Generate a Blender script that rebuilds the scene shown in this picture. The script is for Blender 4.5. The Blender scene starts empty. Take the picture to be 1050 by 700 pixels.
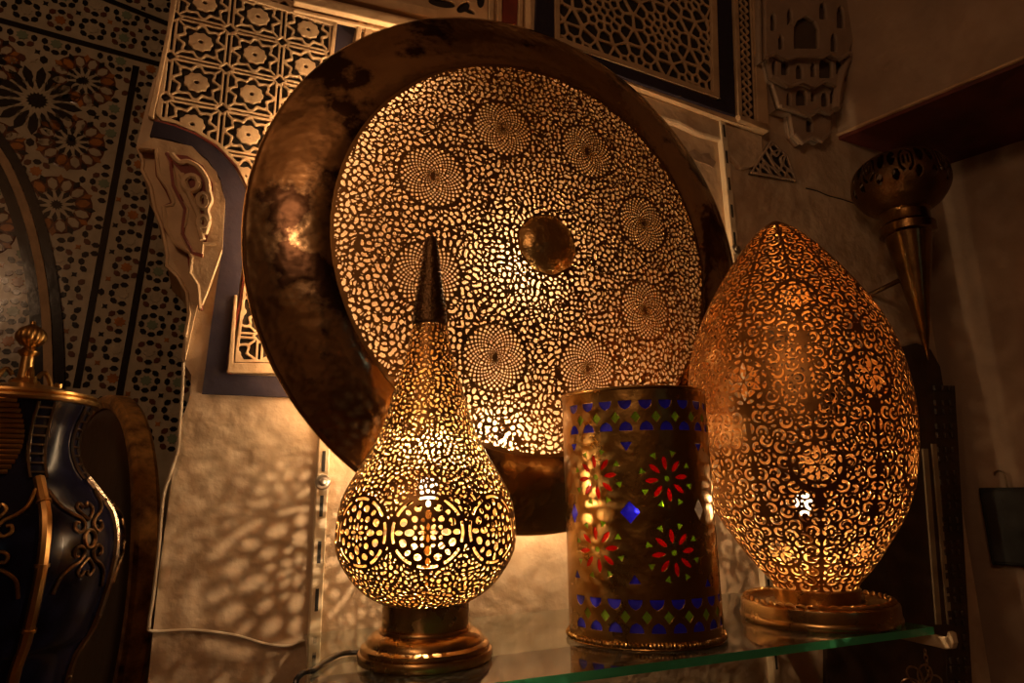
import bpy, bmesh, math, random
import numpy as np
from mathutils import Vector, Matrix

random.seed(7)
PI = math.pi
C = bpy.context.scene.collection
sc = bpy.context.scene

# ------------------------------------------------------------------ camera
FPX, PITCH, ROLL, H = 670.0, math.radians(13.0), math.radians(0.9), 1.40
FW = np.array([0, math.cos(PITCH), math.sin(PITCH)])
R0 = np.array([1.0, 0, 0]); U0 = np.cross(R0, FW)
RT = math.cos(ROLL) * R0 - math.sin(ROLL) * U0
UP = math.sin(ROLL) * R0 + math.cos(ROLL) * U0
EYE = np.array([0, 0, H])
cd = bpy.data.cameras.new('camera'); cam = bpy.data.objects.new('camera', cd); C.objects.link(cam)
cd.sensor_width = 36; cd.lens = FPX / 1050 * 36; cd.clip_start = 0.02
cam.matrix_world = Matrix(((RT[0], UP[0], -FW[0], 0), (RT[1], UP[1], -FW[1], 0), (RT[2], UP[2], -FW[2], H), (0, 0, 0, 1)))
sc.camera = cam

def ray(px, py): return (px - 525) / FPX * RT + (350 - py) / FPX * UP + FW
def hit(px, py, p0, n):
    d = ray(px, py); t = np.dot(np.asarray(p0, float) - EYE, n) / np.dot(d, n)
    return EYE + t * d

# the shelf wall: local x along the wall, local y into the wall, z up; y = 0 is its face
AW = math.radians(24.0)
WE = np.array([math.cos(AW), math.sin(AW), 0]); WM = np.array([math.sin(AW), -math.cos(AW), 0])
WD = 1.02
WALL = Matrix.Translation(Vector(-WM * WD)) @ Matrix.Rotation(AW, 4, 'Z')
def wl(px, py, b=0.0):                        # a point of the photo on the plane b in front of the wall -> (a, z)
    P = hit(px, py, -WM * (WD - b), WM); return (float(P @ WE), float(P[2]))
def wpt(a, n, z): return Vector((WE * a - WM * n)) + Vector((0, 0, z))     # wall coordinates -> world
SZ = 1.2137                                   # top of the glass shelf

# ------------------------------------------------------------------ materials
def mat(name, base, metal=0.0, rough=0.5, bump=None, vary=None, **kw):
    m = bpy.data.materials.new(name); m.use_nodes = True; nt = m.node_tree; N = nt.nodes; L = nt.links
    p = N['Principled BSDF']
    p.inputs['Base Color'].default_value = (*base, 1); p.inputs['Metallic'].default_value = metal; p.inputs['Roughness'].default_value = rough
    for k, v in kw.items(): p.inputs[k].default_value = v
    tc = N.new('ShaderNodeTexCoord')
    if vary:                                   # (scale, other colour, low, high[, other roughness])
        n = N.new('ShaderNodeTexNoise'); n.inputs['Scale'].default_value = vary[0]; n.inputs['Detail'].default_value = 6; n.inputs['Roughness'].default_value = .6
        L.new(tc.outputs['Object'], n.inputs['Vector'])
        r = N.new('ShaderNodeMapRange'); r.inputs[1].default_value = vary[2]; r.inputs[2].default_value = vary[3]; L.new(n.outputs['Fac'], r.inputs[0])
        x = N.new('ShaderNodeMix'); x.data_type = 'RGBA'; x.inputs[6].default_value = (*base, 1); x.inputs[7].default_value = (*vary[1], 1)
        L.new(r.outputs[0], x.inputs[0]); L.new(x.outputs[2], p.inputs['Base Color'])
        if len(vary) > 4:
            q = N.new('ShaderNodeMix'); q.inputs[2].default_value = rough; q.inputs[3].default_value = vary[4]
            L.new(r.outputs[0], q.inputs[0]); L.new(q.outputs[0], p.inputs['Roughness'])
    if bump:                                   # list of (scale, strength, distance)
        prev = None
        for s, st, d in bump:
            n = N.new('ShaderNodeTexNoise'); n.inputs['Scale'].default_value = s; n.inputs['Detail'].default_value = 4
            L.new(tc.outputs['Object'], n.inputs['Vector'])
            b = N.new('ShaderNodeBump'); b.inputs['Strength'].default_value = st; b.inputs['Distance'].default_value = d
            L.new(n.outputs['Fac'], b.inputs['Height'])
            if prev: L.new(prev.outputs[0], b.inputs['Normal'])
            prev = b
        L.new(prev.outputs[0], p.inputs['Normal'])
    return m

def emit(name, col, strength):
    m = bpy.data.materials.new(name); m.use_nodes = True; nt = m.node_tree
    e = nt.nodes.new('ShaderNodeEmission'); e.inputs[0].default_value = (*col, 1); e.inputs[1].default_value = strength
    nt.links.new(e.outputs[0], nt.nodes['Material Output'].inputs[0]); return m

def glass_mat(name, tint, glossy=(1, 1, 1), rough=.02, ior=1.5, diffuse=None, dfac=0.0, trans=0.0):
    """a pane one looks through: tinted straight-through light, a Fresnel reflection on top"""
    m = bpy.data.materials.new(name); m.use_nodes = True; nt = m.node_tree; N = nt.nodes; L = nt.links
    out = N['Material Output']; N.remove(N['Principled BSDF'])
    t = N.new('ShaderNodeBsdfTransparent'); t.inputs[0].default_value = (*tint, 1)
    g = N.new('ShaderNodeBsdfGlossy'); g.inputs[0].default_value = (*glossy, 1); g.inputs['Roughness'].default_value = rough
    f = N.new('ShaderNodeFresnel'); f.inputs[0].default_value = ior
    x = N.new('ShaderNodeMixShader'); L.new(f.outputs[0], x.inputs[0]); L.new(g.outputs[0], x.inputs[2])
    body = t
    if diffuse:
        d = N.new('ShaderNodeBsdfDiffuse'); d.inputs[0].default_value = (*diffuse, 1)
        tr = N.new('ShaderNodeBsdfTranslucent'); tr.inputs[0].default_value = (*diffuse, 1)
        dm = N.new('ShaderNodeMixShader'); dm.inputs[0].default_value = trans; L.new(d.outputs[0], dm.inputs[1]); L.new(tr.outputs[0], dm.inputs[2])
        y = N.new('ShaderNodeMixShader'); y.inputs[0].default_value = dfac; L.new(t.outputs[0], y.inputs[1]); L.new(dm.outputs[0], y.inputs[2]); body = y
    L.new(body.outputs[0], x.inputs[1]); L.new(x.outputs[0], out.inputs[0]); return m

M = {}
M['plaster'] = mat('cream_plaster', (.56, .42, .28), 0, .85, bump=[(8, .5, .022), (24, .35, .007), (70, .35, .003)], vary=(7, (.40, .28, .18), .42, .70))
M['carved'] = mat('carved_plaster', (.58, .39, .22), 0, .7, bump=[(40, .4, .006), (220, .25, .002)], vary=(14, (.38, .25, .14), .45, .75))
M['blue'] = mat('violet_blue_paint', (.030, .023, .036), 0, .85, bump=[(60, .3, .003)], vary=(30, (.05, .04, .045), .55, .8), **{'Specular IOR Level': .15})
M['redpaint'] = mat('dark_red_paint', (.22, .035, .02), 0, .6, bump=[(60, .3, .003)], vary=(25, (.12, .03, .02), .4, .7))
M['niche'] = mat('shaded_niche_plaster', (.10, .065, .04), 0, .9, bump=[(80, .3, .002)])  # shade inside the niches put into a darker plaster colour
M['recess'] = mat('dark_recess_fill', (.018, .012, .009), 0, .8, bump=[(80, .3, .002)])  # near-black fill behind pierced openings and along the crack
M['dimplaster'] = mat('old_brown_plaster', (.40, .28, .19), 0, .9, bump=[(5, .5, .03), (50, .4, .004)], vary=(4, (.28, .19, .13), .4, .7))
M['room'] = mat('shop_plaster', (.42, .30, .20), 0, .9, bump=[(6, .4, .02)], vary=(1.3, (.10, .06, .04), .42, .58))
M['floor'] = mat('terracotta_floor', (.22, .11, .06), 0, .5, bump=[(12, .3, .01)], vary=(5, (.14, .07, .04), .4, .6))
M['ceiling'] = mat('blotched_plaster_ceiling', (.45, .30, .18), 0, .8, bump=[(8, .4, .01)], vary=(1.6, (.12, .07, .04), .50, .60))  # unseen ceiling, lightened and blotched for what the disc rim reflects
M['brass'] = mat('aged_brass', (.60, .36, .13), 1, .30, bump=[(35, .12, .004)], vary=(11, (.34, .18, .06), .42, .68, .45))
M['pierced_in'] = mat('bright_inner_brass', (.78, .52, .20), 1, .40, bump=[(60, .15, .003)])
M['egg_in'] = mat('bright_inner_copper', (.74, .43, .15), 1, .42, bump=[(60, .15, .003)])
M['pierced'] = mat('pierced_brass', (.30, .16, .06), 1, .42, bump=[(60, .15, .003)], vary=(16, (.30, .15, .05), .40, .7, .5))
M['eggbrass'] = mat('copper_brass_sheet', (.42, .21, .07), 1, .40, bump=[(50, .3, .004)], vary=(14, (.32, .14, .04), .40, .7, .5))
M['rim'] = mat('tarnish_reflection_brass', (.58, .39, .21), 1, .17, bump=[(6, .30, .03), (24, .10, .006)], vary=(6, (.085, .045, .025), .55, .60, .26))  # dark blotches are tarnish plus room reflections painted into the colour
M['boss'] = mat('hammered_boss_brass', (.66, .42, .16), 1, .34, bump=[(22, .5, .02)], vary=(9, (.40, .2, .07), .45, .7))
M['base'] = mat('polished_base_brass', (.60, .40, .17), 1, .24, bump=[(22, .1, .004)], vary=(10, (.26, .12, .04), .42, .7, .35))
M['lantern'] = mat('lantern_sheet_brass', (.40, .24, .075), 1, .27, bump=[(26, .35, .008), (90, .1, .002)], vary=(13, (.36, .19, .06), .42, .7, .4))
M['darkbrass'] = mat('blackened_brass', (.20, .11, .05), 1, .38, bump=[(260, .6, .003)], vary=(20, (.10, .06, .03), .4, .7))
M['torch'] = mat('dark_torch_brass', (.30, .18, .07), 1, .20, bump=[(120, .25, .002)], vary=(18, (.14, .08, .03), .42, .7))
M['silver'] = mat('tarnished_white_metal', (.48, .38, .28), 1, .25, bump=[(90, .2, .003)], vary=(20, (.28, .2, .14), .4, .7))
M['jar'] = mat('midnight_blue_glaze', (.005, .005, .016), 0, .2, bump=[(14, .1, .004)], **{'Specular IOR Level': .3})
M['vase'] = mat('brown_leather_glaze', (.075, .032, .013), 0, .42, bump=[(20, .3, .006)], vary=(8, (.04, .018, .01), .4, .7))
M['ochre'] = mat('ochre_hoop', (.75, .40, .12), .3, .35, bump=[(60, .5, .004)], vary=(30, (.14, .06, .02), .4, .65))
M['wood'] = mat('dark_walnut', (.035, .02, .012), 0, .5, bump=[(30, .4, .004)], vary=(15, (.06, .03, .016), .45, .65))
M['bone'] = mat('pale_inlay', (.30, .22, .13), 0, .5, bump=[(60, .2, .002)])
M['redwood'] = mat('oxblood_wood', (.13, .022, .014), 0, .6, bump=[(20, .3, .005)], vary=(10, (.07, .014, .01), .4, .7))
M['cream_metal'] = mat('cream_painted_steel', (.60, .48, .32), 0, .45, bump=[(40, .1, .002)], vary=(30, (.42, .32, .2), .5, .8))
M['slot'] = mat('slot_shadow_steel', (.012, .010, .008), 0, .7, bump=[(40, .1, .001)])  # slot openings are dark plates, their shade put into the colour
M['screw'] = mat('zinc_screw', (.5, .45, .38), 1, .35, bump=[(40, .1, .002)])
M['white_cord'] = mat('pale_cord_sheath', (.42, .33, .23), 0, .4, bump=[(40, .1, .001)])
M['black_cord'] = mat('black_cord_sheath', (.008, .008, .009), 0, .3, bump=[(40, .1, .001)])
M['black'] = mat('matt_black_board', (.008, .007, .007), 0, .6, bump=[(40, .1, .001)])
M['wire'] = mat('antique_wire', (.45, .32, .20), 1, .35, bump=[(90, .2, .001)])
M['t_dark'] = mat('tile_black', (.012, .010, .010), 0, .16, bump=[(30, .15, .003)])
M['t_cream'] = mat('tile_cream', (.55, .47, .34), 0, .2, bump=[(30, .2, .003)], vary=(20, (.40, .34, .24), .4, .7))
M['t_orange'] = mat('tile_ochre', (.50, .19, .04), 0, .18, bump=[(30, .15, .003)], vary=(20, (.20, .08, .02), .4, .7))
M['t_green'] = mat('tile_sage', (.21, .27, .18), 0, .18, bump=[(30, .15, .003)])
M['t_brown'] = mat('tile_brown', (.13, .045, .02), 0, .18, bump=[(30, .15, .003)])
def bulb_glass():
    m = bpy.data.materials.new('frosted_lit_bulb'); m.use_nodes = True; nt = m.node_tree; N = nt.nodes
    N.remove(N['Principled BSDF']); t = N.new('ShaderNodeBsdfTransparent'); e = N.new('ShaderNodeEmission'); e.inputs[0].default_value = (1, .72, .40, 1); e.inputs[1].default_value = 9
    x = N.new('ShaderNodeMixShader'); x.inputs[0].default_value = .35; nt.links.new(t.outputs[0], x.inputs[1]); nt.links.new(e.outputs[0], x.inputs[2]); nt.links.new(x.outputs[0], N['Material Output'].inputs[0]); return m
M['bulb_glass'] = bulb_glass()
M['glass'] = glass_mat('shelf_glass', (.90, .93, .89), rough=.03, diffuse=(.34, .29, .21), dfac=.15, trans=.3)  # beige diffuse share paints the hazy wall reflection into the pane
M['edge'] = glass_mat('green_glass_edge', (.10, .50, .26), rough=.15, diffuse=(.10, .62, .33), dfac=.85, trans=.5)
M['blue_glass'] = glass_mat('cobalt_glass', (.10, .10, .95), rough=.08, diffuse=(.12, .10, .95), dfac=.75, trans=.7)
M['red_glass'] = glass_mat('ruby_glass', (.9, .03, .015), rough=.08, diffuse=(.95, .04, .02), dfac=.75, trans=.7)
M['green_glass'] = glass_mat('lime_glass', (.55, .8, .10), rough=.08, diffuse=(.5, .72, .08), dfac=.75, trans=.7)
M['clear_glass'] = glass_mat('frosted_clear_glass', (.9, .8, .7), rough=.1, diffuse=(.8, .7, .6), dfac=.7, trans=.7)
M['bulb_tear'] = emit('lit_filament', (1, .68, .38), 12500)
M['bulb_egg'] = emit('lit_amber_filament', (1, .62, .30), 7000)
M['bulb_disc'] = emit('lit_wall_filament', (1, .69, .37), 8000)
M['strip'] = emit('warm_fill_glow', (1, .67, .35), 62)  # glow of the unseen strip added behind the disc rim
M['bulb_lantern'] = emit('lit_small_filament', (1, .75, .5), 420)

# ------------------------------------------------------------------ object helpers
def link(name, me, material, parent=None):
    o = bpy.data.objects.new(name, me); C.objects.link(o)
    for m in (material if isinstance(material, (list, tuple)) else [material]): me.materials.append(m)
    if parent: o.parent = parent
    return o
def tag(o, label=None, cat=None, group=None, kind=None):
    for k, v in (('label', label), ('category', cat), ('group', group), ('kind', kind)):
        if v: o[k] = v
    return o
def thing(name, label, cat, loc=(0, 0, 0), rz=0, group=None):
    o = bpy.data.objects.new(name, None); C.objects.link(o); o.empty_display_size = .05
    o.location = loc; o.rotation_euler = (0, 0, rz); return tag(o, label, cat, group)
def struct(o, label=None):
    o['kind'] = 'structure'
    if label: o['label'] = label
    return o

class MB:
    def __init__(s): s.v = []; s.f = []; s.mi = []; s.cur = 0
    def add(s, vs, fs):
        k = len(s.v); s.v += [tuple(map(float, p)) for p in vs]; s.f += [tuple(i + k for i in f) for f in fs]; s.mi += [s.cur] * len(fs)
    def box(s, x0, x1, y0, y1, z0, z1):
        s.add([(x, y, z) for z in (z0, z1) for y in (y0, y1) for x in (x0, x1)],
              [(0, 2, 3, 1), (4, 5, 7, 6), (0, 1, 5, 4), (1, 3, 7, 5), (3, 2, 6, 7), (2, 0, 4, 6)])
    def lathe(s, prof, n=48, close=False, a0=0, off=(0, 0, 0)):
        vs = []; fs = []; m = len(prof)
        for r, z in prof:
            for i in range(n):
                t = a0 + 2 * PI * i / n; vs.append((off[0] + r * math.cos(t), off[1] + r * math.sin(t), off[2] + z))
        for j in range(m - 1 + (1 if close else 0)):
            for i in range(n):
                a = j * n + i; b = j * n + (i + 1) % n; k = ((j + 1) % m) * n
                fs.append((a, b, k + (i + 1) % n, k + i))
        s.add(vs, fs)
    def tube(s, pts, rad, n=8, closed=False):
        P = [Vector(p) for p in pts]; m = len(P)
        rad = rad if isinstance(rad, (list, tuple)) else [rad] * m
        def tan(i):
            a = P[(i - 1) % m] if closed or i > 0 else P[0]; b = P[(i + 1) % m] if closed or i < m - 1 else P[-1]
            return (b - a).normalized()
        t = tan(0); u = t.orthogonal().normalized(); vs = []; fs = []
        for i in range(m):
            t = tan(i); u = (u - t * u.dot(t)); u = u.normalized() if u.length > 1e-6 else t.orthogonal().normalized(); w = t.cross(u)
            for k in range(n):
                q = 2 * PI * k / n; vs.append(P[i] + (u * math.cos(q) + w * math.sin(q)) * rad[i])
        for i in range(m if closed else m - 1):
            j = (i + 1) % m
            for k in range(n): fs.append((i * n + k, i * n + (k + 1) % n, j * n + (k + 1) % n, j * n + k))
        if not closed: fs += [tuple(range(n))[::-1], tuple((m - 1) * n + k for k in range(n))]
        s.add(vs, fs)
    def prism(s, poly, y0, y1, axes='xz'):
        """extrude an outline (x, z) from y0 to y1"""
        n = len(poly); f = (lambda a, b, c: (a, c, b)) if axes == 'xz' else (lambda a, b, c: (a, b, c))
        vs = [f(p[0], p[1], y0) for p in poly] + [f(p[0], p[1], y1) for p in poly]
        s.add(vs, [tuple(range(n))[::-1], tuple(range(n, 2 * n))] + [(i, (i + 1) % n, n + (i + 1) % n, n + i) for i in range(n)])
    def mesh(s, name, smooth=False, ang=None):
        me = bpy.data.meshes.new(name); me.from_pydata(s.v, [], s.f); me.polygons.foreach_set('material_index', s.mi)
        bm = bmesh.new(); bm.from_mesh(me); bmesh.ops.remove_doubles(bm, verts=bm.verts, dist=1e-6); bmesh.ops.recalc_face_normals(bm, faces=bm.faces); bm.to_mesh(me); bm.free()
        if smooth:
            me.polygons.foreach_set('use_smooth', [True] * len(me.polygons))
            me.set_sharp_from_angle(angle=math.radians(ang or 40))
        me.update(); return me
    def build(s, name, material, parent=None, smooth=False, ang=None):
        return link(name, s.mesh(name, smooth, ang), material, parent)

def smoothpath(pts, k=8, closed=False):
    """Catmull-Rom through the points"""
    P = [np.array(p, float) for p in pts]; n = len(P); out = []
    for i in range(n if closed else n - 1):
        g = (lambda j: P[j % n]) if closed else (lambda j: P[min(max(j, 0), n - 1)])
        a, b, c, d = g(i - 1), g(i), g(i + 1), g(i + 2)
        for q in range(k):
            t = q / k; out.append(.5 * (2 * b + (c - a) * t + (2 * a - 5 * b + 4 * c - d) * t * t + (3 * b - a - 3 * c + d) * t ** 3))
    if not closed: out.append(P[-1])
    return out

def bevel(o, w=.002, seg=2):
    m = o.modifiers.new('bevel', 'BEVEL'); m.width = w; m.segments = seg; m.limit_method = 'ANGLE'; m.angle_limit = math.radians(35); return o

# ------------------------------------------------------------------ pierced sheet: real holes cut where F <= 0
def pierced(name, F, P, Q, wrap=False, flip=False, inside=False):
    ny, nx = F.shape; cx = nx if wrap else nx - 1
    S = F > 0
    F = np.where(np.abs(F) < 1e-9, 1e-9, F)
    nid = np.full((ny, nx), -1, np.int64); nid[S] = np.arange(S.sum()); cnt = int(S.sum())
    Sr = np.roll(S, -1, 1); Fr = np.roll(F, -1, 1)
    hx = (S != Sr);
    if not wrap: hx[:, -1] = False
    hid = np.full((ny, nx), -1, np.int64); hid[hx] = cnt + np.arange(hx.sum()); cnt += int(hx.sum())
    vx = S[:-1] != S[1:]
    vid = np.full((ny - 1, nx), -1, np.int64); vid[vx] = cnt + np.arange(vx.sum()); cnt += int(vx.sum())
    def verts(A):
        Ar = np.roll(A, -1, 1)
        t = (F / (F - Fr + 1e-30))[..., None]; hv = (A + (Ar - A) * t)[hx]
        t = (F[:-1] / (F[:-1] - F[1:] + 1e-30))[..., None]; vv = (A[:-1] + (A[1:] - A[:-1]) * t)[vx]
        return np.concatenate([A[S], hv, vv])
    V = np.concatenate([verts(P), verts(Q)]); NV = cnt
    r1 = lambda A: np.roll(A, -1, 1)[:, :cx]
    a, b = S[:-1, :cx], r1(S)[:-1]; c, d = r1(S)[1:], S[1:, :cx]
    code = a * 1 + b * 2 + c * 4 + d * 8
    ref = [nid[:-1, :cx], hid[:-1, :cx], r1(nid)[:-1], r1(vid), r1(nid)[1:], hid[1:, :cx], nid[1:, :cx], vid[:, :cx]]
    loops = []; totals = []; inn = []
    for k in range(1, 16):
        sel = code == k
        if not sel.any(): continue
        on = [bool(k >> i & 1) for i in range(4)]; seq = []
        for i in range(4):
            if on[i]: seq.append(2 * i)
            if on[i] != on[(i + 1) % 4]: seq.append(2 * i + 1)
        idx = np.stack([ref[q][sel] for q in seq], 1)
        if flip: idx = idx[:, ::-1]
        loops += [idx.ravel(), (idx[:, ::-1] + NV).ravel()]; totals += [np.full(len(idx) * 2, idx.shape[1])]; inn += [np.zeros(len(idx), np.int32), np.ones(len(idx), np.int32)]
        sq = seq[::-1] if flip else seq
        for i in range(len(sq)):
            if sq[i] % 2 and sq[(i + 1) % len(sq)] % 2:
                p, q = idx[:, i], idx[:, (i + 1) % len(sq)]
                loops.append(np.stack([q, p, p + NV, q + NV], 1).ravel()); totals.append(np.full(len(p), 4)); inn.append(np.ones(len(p), np.int32))
    Lp = np.concatenate(loops).astype(np.int32); T = np.concatenate(totals).astype(np.int32)
    me = bpy.data.meshes.new(name); me.vertices.add(len(V)); me.vertices.foreach_set('co', V.astype(np.float32).ravel())
    me.loops.add(len(Lp)); me.loops.foreach_set('vertex_index', Lp)
    me.polygons.add(len(T)); me.polygons.foreach_set('loop_start', np.concatenate([[0], np.cumsum(T)[:-1]]).astype(np.int32))
    try: me.polygons.foreach_set('loop_total', T)
    except Exception: pass
    if inside: me.polygons.foreach_set('material_index', np.concatenate(inn))
    me.update(calc_edges=True); me.validate(); return me

def turing(ny, nx, lams, rowlam=None, quad=.42, it=8, seed=1, bw=.5, gain=2.0):
    """short worm-like leaf marks of a given spacing, evenly packed"""
    rng = np.random.default_rng(seed); u = rng.standard_normal((ny, nx))
    k = np.hypot(np.fft.fftfreq(ny)[:, None], np.fft.rfftfreq(nx)[None])
    Ks = [np.exp(-((k - 1 / l) / (bw / l)) ** 2) for l in lams]
    for _ in range(it):
        G = np.fft.rfft2(u); R = [np.fft.irfft2(G * K, s=(ny, nx)) for K in Ks]
        if len(R) == 1: v = R[0]
        else:
            x = np.interp(np.log(rowlam), np.log(lams), np.arange(len(lams))); i = np.clip(x.astype(int), 0, len(lams) - 2); t = (x - i)[:, None]
            R = np.array(R); rr = np.arange(ny); v = R[i, rr] * (1 - t) + R[i + 1, rr] * t
        v = v / v.std(axis=1, keepdims=True).mean() if len(R) == 1 else v / (v.std(axis=1, keepdims=True) + 1e-9)
        u = np.tanh(gain * (v + quad * (v * v - 1)))
    return v

def cellular(U, V, seed, jit=.42):
    """distance to the seams between irregular cells of unit size"""
    n = 260; rg = np.random.default_rng(seed); ju = rg.uniform(-jit, jit, (n, n)); jv = rg.uniform(-jit, jit, (n, n))
    iu, iv = np.floor(U).astype(int), np.floor(V).astype(int); d1 = np.full(U.shape, 9.0); d2 = d1.copy()
    for a_ in (-1, 0, 1):
        for b_ in (-1, 0, 1):
            p, q = (iu + a_) % n, (iv + b_) % n; d = np.hypot(U - iu - a_ - .5 - ju[p, q], V - iv - b_ - .5 - jv[p, q]); d2 = np.minimum(d2, np.maximum(d, d1)); d1 = np.minimum(d1, d)
    return (d2 - d1) * .5

def resample(prof, step):
    """(r, z) profile -> smooth, evenly spaced rows; returns r, z, s and the profile normals"""
    P = np.array(smoothpath(prof, 14)); s = np.concatenate([[0], np.cumsum(np.hypot(*np.diff(P, axis=0).T))])
    n = int(s[-1] / step) + 1; q = np.linspace(0, s[-1], n)
    r = np.interp(q, s, P[:, 0]); z = np.interp(q, s, P[:, 1])
    tr, tz = np.gradient(r), np.gradient(z); l = np.hypot(tr, tz); return r, z, q, tz / l, -tr / l

# ------------------------------------------------------------------ wall with its carved plaster
def wbuild(mb, name, material, smooth=False, parent=None):
    o = mb.build(name, material, parent, smooth)
    if parent is None: o.matrix_world = WALL
    return o
def WP(pts, b=0.0): return [wl(x, y, b) for x, y in pts]

corner_a = wl(866, 200)[0]
edge = WP([(185, 0), (166, 62), (162, 75), (157, 82), (150, 108), (140, 148), (141, 153), (147, 165), (146, 174), (155, 192), (159, 214), (167, 234), (172, 262), (171, 272), (183, 284), (192, 300), (194, 322), (188, 350), (186, 368), (196, 384), (195, 405), (183, 440)])
pier = [(-.10, 3.1)] + edge + [(-.061, 1.3), (-.061, 0), (corner_a + .25, 0), (corner_a + .25, 3.1)]
mb = MB(); mb.prism(pier, 0, .13); w = wbuild(mb, 'wall_back', M['plaster']); struct(w, 'rough cream plaster wall behind the glass shelf')

def trim(name, label, mb, material, smooth=False):
    o = wbuild(mb, name, material, smooth); struct(o, label); return o

# scalloped carving of the arch foot: stepped plaster layers
mb = MB()
l0 = WP([(176, 120), (150, 118), (141, 150), (147, 165), (146, 174), (155, 192), (159, 214), (167, 234), (172, 262), (171, 272), (183, 284), (192, 300), (194, 322), (190, 345), (190, 368), (205, 300), (228, 255), (231, 205), (222, 176), (197, 150), (157, 141)], .014)
mb.prism(l0[2:], -.014, .002)
l1 = WP([(142, 151), (160, 153), (163, 180), (173, 194), (178, 207), (177, 210), (168, 212), (170, 232), (178, 248), (194, 258), (197, 264), (195, 280), (203, 292), (205, 316), (212, 300), (228, 255), (231, 205), (222, 176), (197, 150), (157, 141)], .030)
mb.prism(l1, -.030, -.010)
l2 = WP([(171, 156), (174, 166), (178, 178), (179, 190), (186, 206), (192, 214), (190, 228), (186, 240), (196, 258), (207, 262), (208, 250), (222, 250), (229, 230), (231, 205), (222, 178), (200, 158), (182, 151)], .030)
for ly, bb in ((l0[2:14], .014), (l1[:14], .030)):
    mb.tube([(p[0], -bb + .001, p[1]) for p in ly], .0030, 6)
mb.tube([(p[0], -.030, p[1]) for p in l2[:12]], .0030, 6)
trim('trim_1', 'scalloped layered plaster carving at the foot of the arch', mb, M['carved'])
# pierced curl panel set in it: red recess, curling plaster relief
mb = MB()
rp = WP([(175, 158), (192, 160), (208, 170), (218, 188), (219, 205), (214, 220), (214, 240), (211, 250), (204, 243), (203, 225), (196, 208), (190, 193), (187, 178), (178, 168)], .030)
mb.prism(rp, -.0312, -.029)
trim('trim_2', 'red painted recess with carved curls in the scalloped plaster', mb, M['redpaint'])
mb = MB()
def loop(px, py, rx, ry, r, b=.033, a0=0, a1=360):
    pts = []
    for k in range(17):
        t = math.radians(a0 + (a1 - a0) * k / 16); a, z = wl(px + rx * math.cos(t), py + ry * math.sin(t), b); pts.append((a, -b, z))
    mb.tube(pts, r, 6)
for q in ((196, 188, 8, 8), (208, 206, 5, 7), (208, 228, 5, 6)): loop(*q, .0048)
for poly in ([(176, 158), (184, 166), (193, 166), (204, 172), (212, 184), (214, 196)], [(186, 178), (193, 196), (199, 210), (204, 222), (204, 232), (208, 246)], [(214, 196), (216, 206), (212, 216), (214, 226), (210, 240)]):
    mb.tube([(wl(x, y, .033)[0], -.033, wl(x, y, .033)[1]) for x, y in smoothpath(poly, 5)], .0042, 6)
trim('trim_3', 'curling plaster relief over the red recess', mb, M['carved'], True)

mb = MB()
for ln, bb in (([(142, 152), (160, 155), (162, 180), (172, 196), (177, 208), (168, 212), (170, 235), (181, 250), (194, 258), (196, 280), (205, 293), (206, 318)], .016), ([(171, 157), (175, 166), (178, 190), (190, 214), (187, 240), (197, 259), (208, 262)], .0305)):
    mb.tube([(wl(x, y, bb)[0], -bb, wl(x, y, bb)[1]) for x, y in ln], .0030, 6)
trim('trim_35', 'dark red grooves between the layers of the scalloped plaster', mb, M['redpaint'])
# violet-blue painted band: curved shoulder, upright and foot
bo = WP([(158, 126), (178, 131), (200, 140), (222, 154), (240, 173), (251, 194), (255, 216), (250, 262), (243, 312), (233, 384), (299, 387), (306, 408), (207, 404), (217, 330), (227, 262), (231, 210), (226, 185), (213, 165), (196, 152), (176, 145), (154, 141)])
mb = MB(); mb.prism(bo, -.006, .002); trim('trim_4', 'violet blue painted band framing the arch foot', mb, M['blue'])
mb = MB()
for poly in ([(159, 124), (178, 129), (201, 138), (224, 152), (243, 172), (254, 193), (258, 216), (253, 262), (246, 312), (235, 383), (299, 386)],):
    mb.tube([(wl(x, y, .004)[0], -.004, wl(x, y, .004)[1]) for x, y in smoothpath(poly, 5)], .0022, 6)
trim('trim_5', 'thin red line along the inside of the curved blue band', mb, M['redpaint'])

def field_panel(name, label, outline_px, b, fn, step=.0016, depth=.006, material=None, back=None, back_off=.0004):
    """a pierced plaster lattice inside an outline, over a dark recess"""
    poly = np.array(WP(outline_px, b)); lo, hi = poly.min(0), poly.max(0)
    xs = np.arange(lo[0] - step, hi[0] + 2 * step, step); zs = np.arange(lo[1] - step, hi[1] + 2 * step, step); X, Z = np.meshgrid(xs, zs)
    ins = np.full(X.shape, 1e9)
    # signed distance to the outline (even-odd)
    n = len(poly); inside = np.zeros(X.shape, bool); D = np.full(X.shape, 1e9)
    for i in range(n):
        p, q = poly[i], poly[(i + 1) % n]; e = q - p; t = np.clip(((X - p[0]) * e[0] + (Z - p[1]) * e[1]) / (e @ e), 0, 1)
        D = np.minimum(D, np.hypot(X - p[0] - t * e[0], Z - p[1] - t * e[1]))
        cond = ((p[1] > Z) != (q[1] > Z)) & (X < (q[0] - p[0]) * (Z - p[1]) / (q[1] - p[1] + 1e-12) + p[0]); inside ^= cond
    sd = np.where(inside, D, -D)
    F = np.minimum(np.maximum(fn(X, Z), .004 - sd), sd)
    me = pierced(name, F, np.stack([X, 0 * X - b - depth, Z], -1), np.stack([X, 0 * X - b, Z], -1))
    o = link(name, me, material or M['carved']); o.matrix_world = WALL; struct(o, label)
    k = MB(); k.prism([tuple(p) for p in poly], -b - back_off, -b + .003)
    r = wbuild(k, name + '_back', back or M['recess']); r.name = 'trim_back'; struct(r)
    return o

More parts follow.
